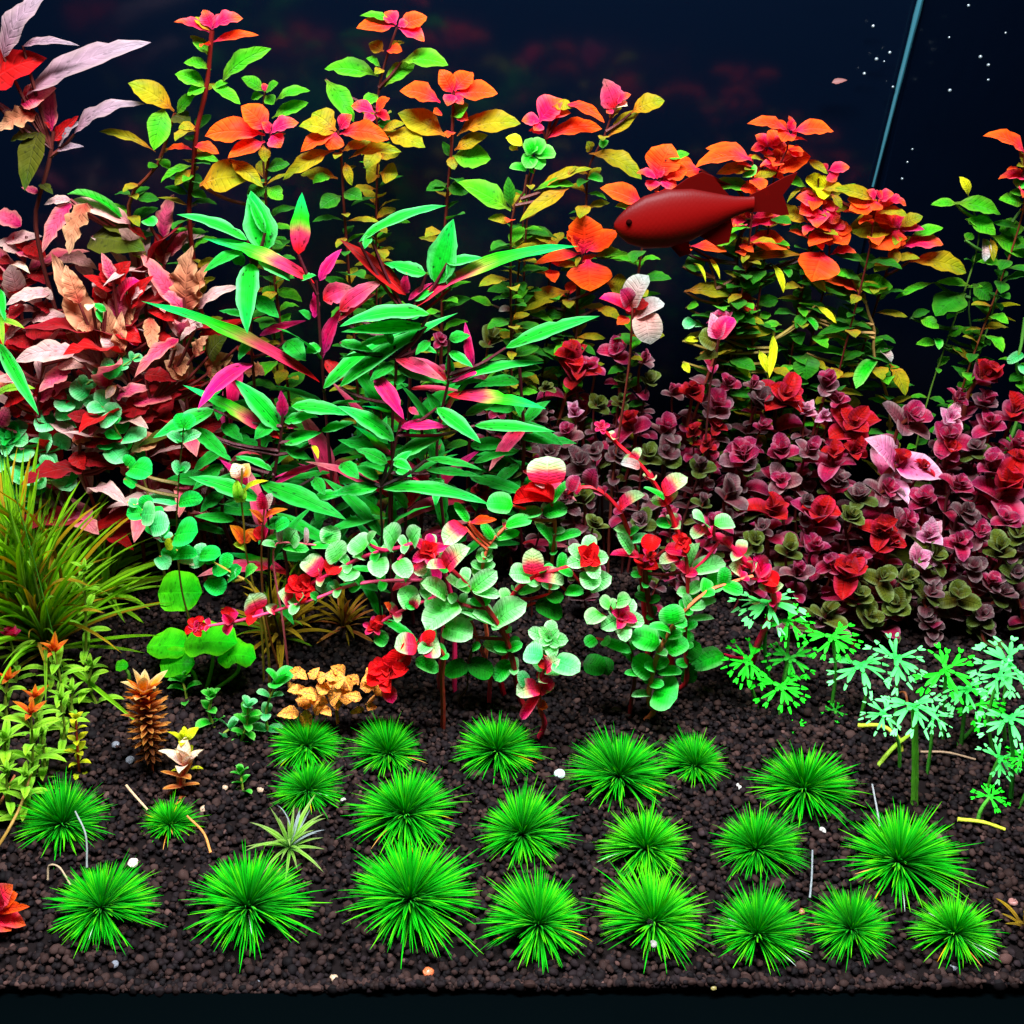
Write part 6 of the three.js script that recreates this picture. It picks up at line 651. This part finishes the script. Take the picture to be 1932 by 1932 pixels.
// ---------- air bubbles on the back glass ----------
{ const bm = new THREE.MeshPhysicalMaterial({ color: 0x566064, roughness: 0.15, clearcoat: 1, clearcoatRoughness: 0.05 }), bg = new THREE.SphereGeometry(1, 16, 12);
  [[1078, 148, 18, 'lone air bubble highest on the left of the glass seam'], [1172, 298, 18, 'air bubble nearest the glass seam in the left bubble group'], [1097, 335, 20, 'largest air bubble of the left bubble group'], [1140, 348, 10, 'tiny air bubble touching the largest one of the left group'], [1028, 417, 18, 'lowest air bubble of the left bubble group'], [1190, 492, 14, 'air bubble sitting on the glass seam'], [1618, 32, 16, 'air bubble at the top edge right of the glass seam'], [1685, 322, 20, 'upper bright air bubble of the right group'], [1730, 368, 18, 'air bubble just below the bright one in the right group'], [1730, 452, 14, 'dim air bubble at the bottom of the right group'], [1512, 512, 20, 'bright air bubble alone between the seam and the right group'], [1828, 186, 12, 'dim air bubble at the upper right near the edge'], [1508, 212, 12, 'dim air bubble just right of the upper seam'], [1300, 845, 12, 'dim air bubble low on the glass, right of the foot of the seam'], [1272, 918, 12, 'second dim air bubble low on the glass, right of the seam foot'], [1242, 1012, 14, 'lowest dim air bubble right of the seam foot']].forEach(([x, y, w, l]) => { const P = at(...U(3, x, y), -0.542); const o = part('air_bubble', bg, bm, scene); o.name = numbered('air_bubble'); const r = pxm(w / 3, P) / 2; o.scale.set(r, r, r); o.position.copy(P); tag(o, l, 'air bubble', 'air bubbles on the back glass'); });
  const dm = new THREE.MeshStandardMaterial({ color: new THREE.Color('#4a1c16'), roughness: 0.7 }); const fl = part('leaf_fragment', leafGeo({ ratio: 0.4, shape: 'ovate', bend: 0.5, fold: 0.2, col: () => [1, 1, 1] }), dm, scene); const P = at(...U(3, 845, 468), -0.535); fl.position.copy(P); const s = pxm(28, P); fl.scale.set(s, s, s); fl.rotation.set(0.8, 0.1, 0.15); tag(fl, 'small reddish leaf fragment stuck to the dark glass left of the bubbles', 'leaf fragment'); dm.side = THREE.DoubleSide; }
// ---------- the fish ----------
{ R = rng(1100); const z = -0.345, c = at(1290, 408, z), L = pxm(268, c), o = thing('red_fish', c, 'dark red fish swimming left above the orange leaves, tail raised', 'fish');
  const prof = [[0, 0.02, 0], [0.03, 0.075, -0.005], [0.1, 0.15, -0.004], [0.22, 0.215, 0.004], [0.38, 0.24, 0.012], [0.55, 0.215, 0.016], [0.72, 0.145, 0.02], [0.86, 0.085, 0.026], [0.96, 0.06, 0.03], [1.0, 0.058, 0.032]];
  const n = prof.length, m = 20, pos = [], col = [], idx = [], uv = [], top = [0.04, 0.001, 0.001], side = [0.14, 0.0012, 0.001], belly = [0.16, 0.0015, 0.001];
  for (let i = 0; i < n; i++) for (let j = 0; j <= m; j++) { const a = j / m * 6.28319, [x, h, o2] = prof[i], sy = Math.sin(a), cz = Math.cos(a); pos.push(x - 0.5, sy * h * (sy > 0 ? 0.82 : 0.95) + o2, cz * h * 0.42); uv.push(x * 6, j / m * 3); col.push(...(sy > 0 ? mix3(side, top, sy) : mix3(side, belly, -sy))); }
  for (let i = 0; i < n - 1; i++) for (let j = 0; j < m; j++) { const a = i * (m + 1) + j, b = a + m + 1; idx.push(a, b, a + 1, a + 1, b, b + 1); }
  const g = new THREE.BufferGeometry(); g.setAttribute('position', new THREE.Float32BufferAttribute(pos, 3)); g.setAttribute('uv', new THREE.Float32BufferAttribute(uv, 2)); g.setAttribute('color', new THREE.Float32BufferAttribute(col, 3)); g.setIndex(idx); g.computeVertexNormals(); { const N = g.attributes.normal; for (let i = 0; i < n; i++) { const a = i * (m + 1), b = a + m, v = V3(N.getX(a) + N.getX(b), N.getY(a) + N.getY(b), N.getZ(a) + N.getZ(b)).normalize(); N.setXYZ(a, v.x, v.y, v.z); N.setXYZ(b, v.x, v.y, v.z); } } g.scale(L, L, L);
  const scales = dataTex(128, 128, (u, v) => { const x = (u * 8) % 1, y = ((v * 8) + (Math.floor(u * 8) % 2) * 0.5) % 1; return Math.min(1, Math.hypot(x - 0.2, y - 0.5) * 1.3); });
  const bm = new THREE.MeshPhysicalMaterial({ vertexColors: true, roughness: 0.5, specularIntensity: 0.15, bumpMap: scales, bumpScale: 0.00002, side: THREE.DoubleSide }); const body = part('body', g, bm, o);
  const finMat = new THREE.MeshPhysicalMaterial({ color: new THREE.Color().setRGB(0.22, 0.003, 0.002), roughness: 0.6, specularIntensity: 0.05, transmission: 0.75, thickness: 0, side: THREE.DoubleSide });
  const fin = (name, out) => { const s = new THREE.Shape(); s.moveTo(out[0][0] * L, out[0][1] * L); for (let i = 1; i < out.length; i++) s.lineTo(out[i][0] * L, out[i][1] * L); const e = new THREE.ExtrudeGeometry(s, { depth: 0.006 * L, bevelEnabled: false }); e.translate(0, 0, -0.003 * L); return part(name, e, finMat, o); };
  fin('tail_fin', [[0.47, 0.09], [0.58, 0.13], [0.72, 0.19], [0.8, 0.21], [0.77, 0.14], [0.71, 0.06], [0.74, -0.01], [0.77, -0.09], [0.71, -0.09], [0.6, -0.05], [0.47, -0.03]]);
  fin('dorsal_fin', [[-0.1, 0.2], [0.02, 0.27], [0.12, 0.3], [0.2, 0.26], [0.26, 0.18], [0.32, 0.11], [0.1, 0.17]]);
  fin('anal_fin', [[0.12, -0.16], [0.24, -0.25], [0.34, -0.24], [0.36, -0.12], [0.34, -0.05]]);
  fin('pelvic_fin', [[-0.1, -0.2], [-0.02, -0.3], [0.06, -0.28], [0.04, -0.18]]);
  for (const s of [-1, 1]) { const f = fin('pectoral_fin', [[-0.26, -0.04], [-0.16, -0.1], [-0.08, -0.13], [-0.1, -0.05], [-0.2, 0.0]]); f.position.z = s * 0.085 * L; f.rotation.y = -s * 0.4; f.position.x = -0.0; }
  for (const s of [-1, 1]) { const e = part('eye', new THREE.SphereGeometry(0.022 * L, 12, 10), new THREE.MeshPhysicalMaterial({ color: new THREE.Color('#140202'), roughness: 1, specularIntensity: 0 }), o); e.position.set(-0.405 * L, 0.03 * L, s * 0.052 * L); }
  o.rotation.set(0.0, 0.12, 0.09); }
scene.traverse(o => { if (o.isMesh && !/pane/.test(o.name)) o.castShadow = o.receiveShadow = true; });
renderer.render(scene, camera);
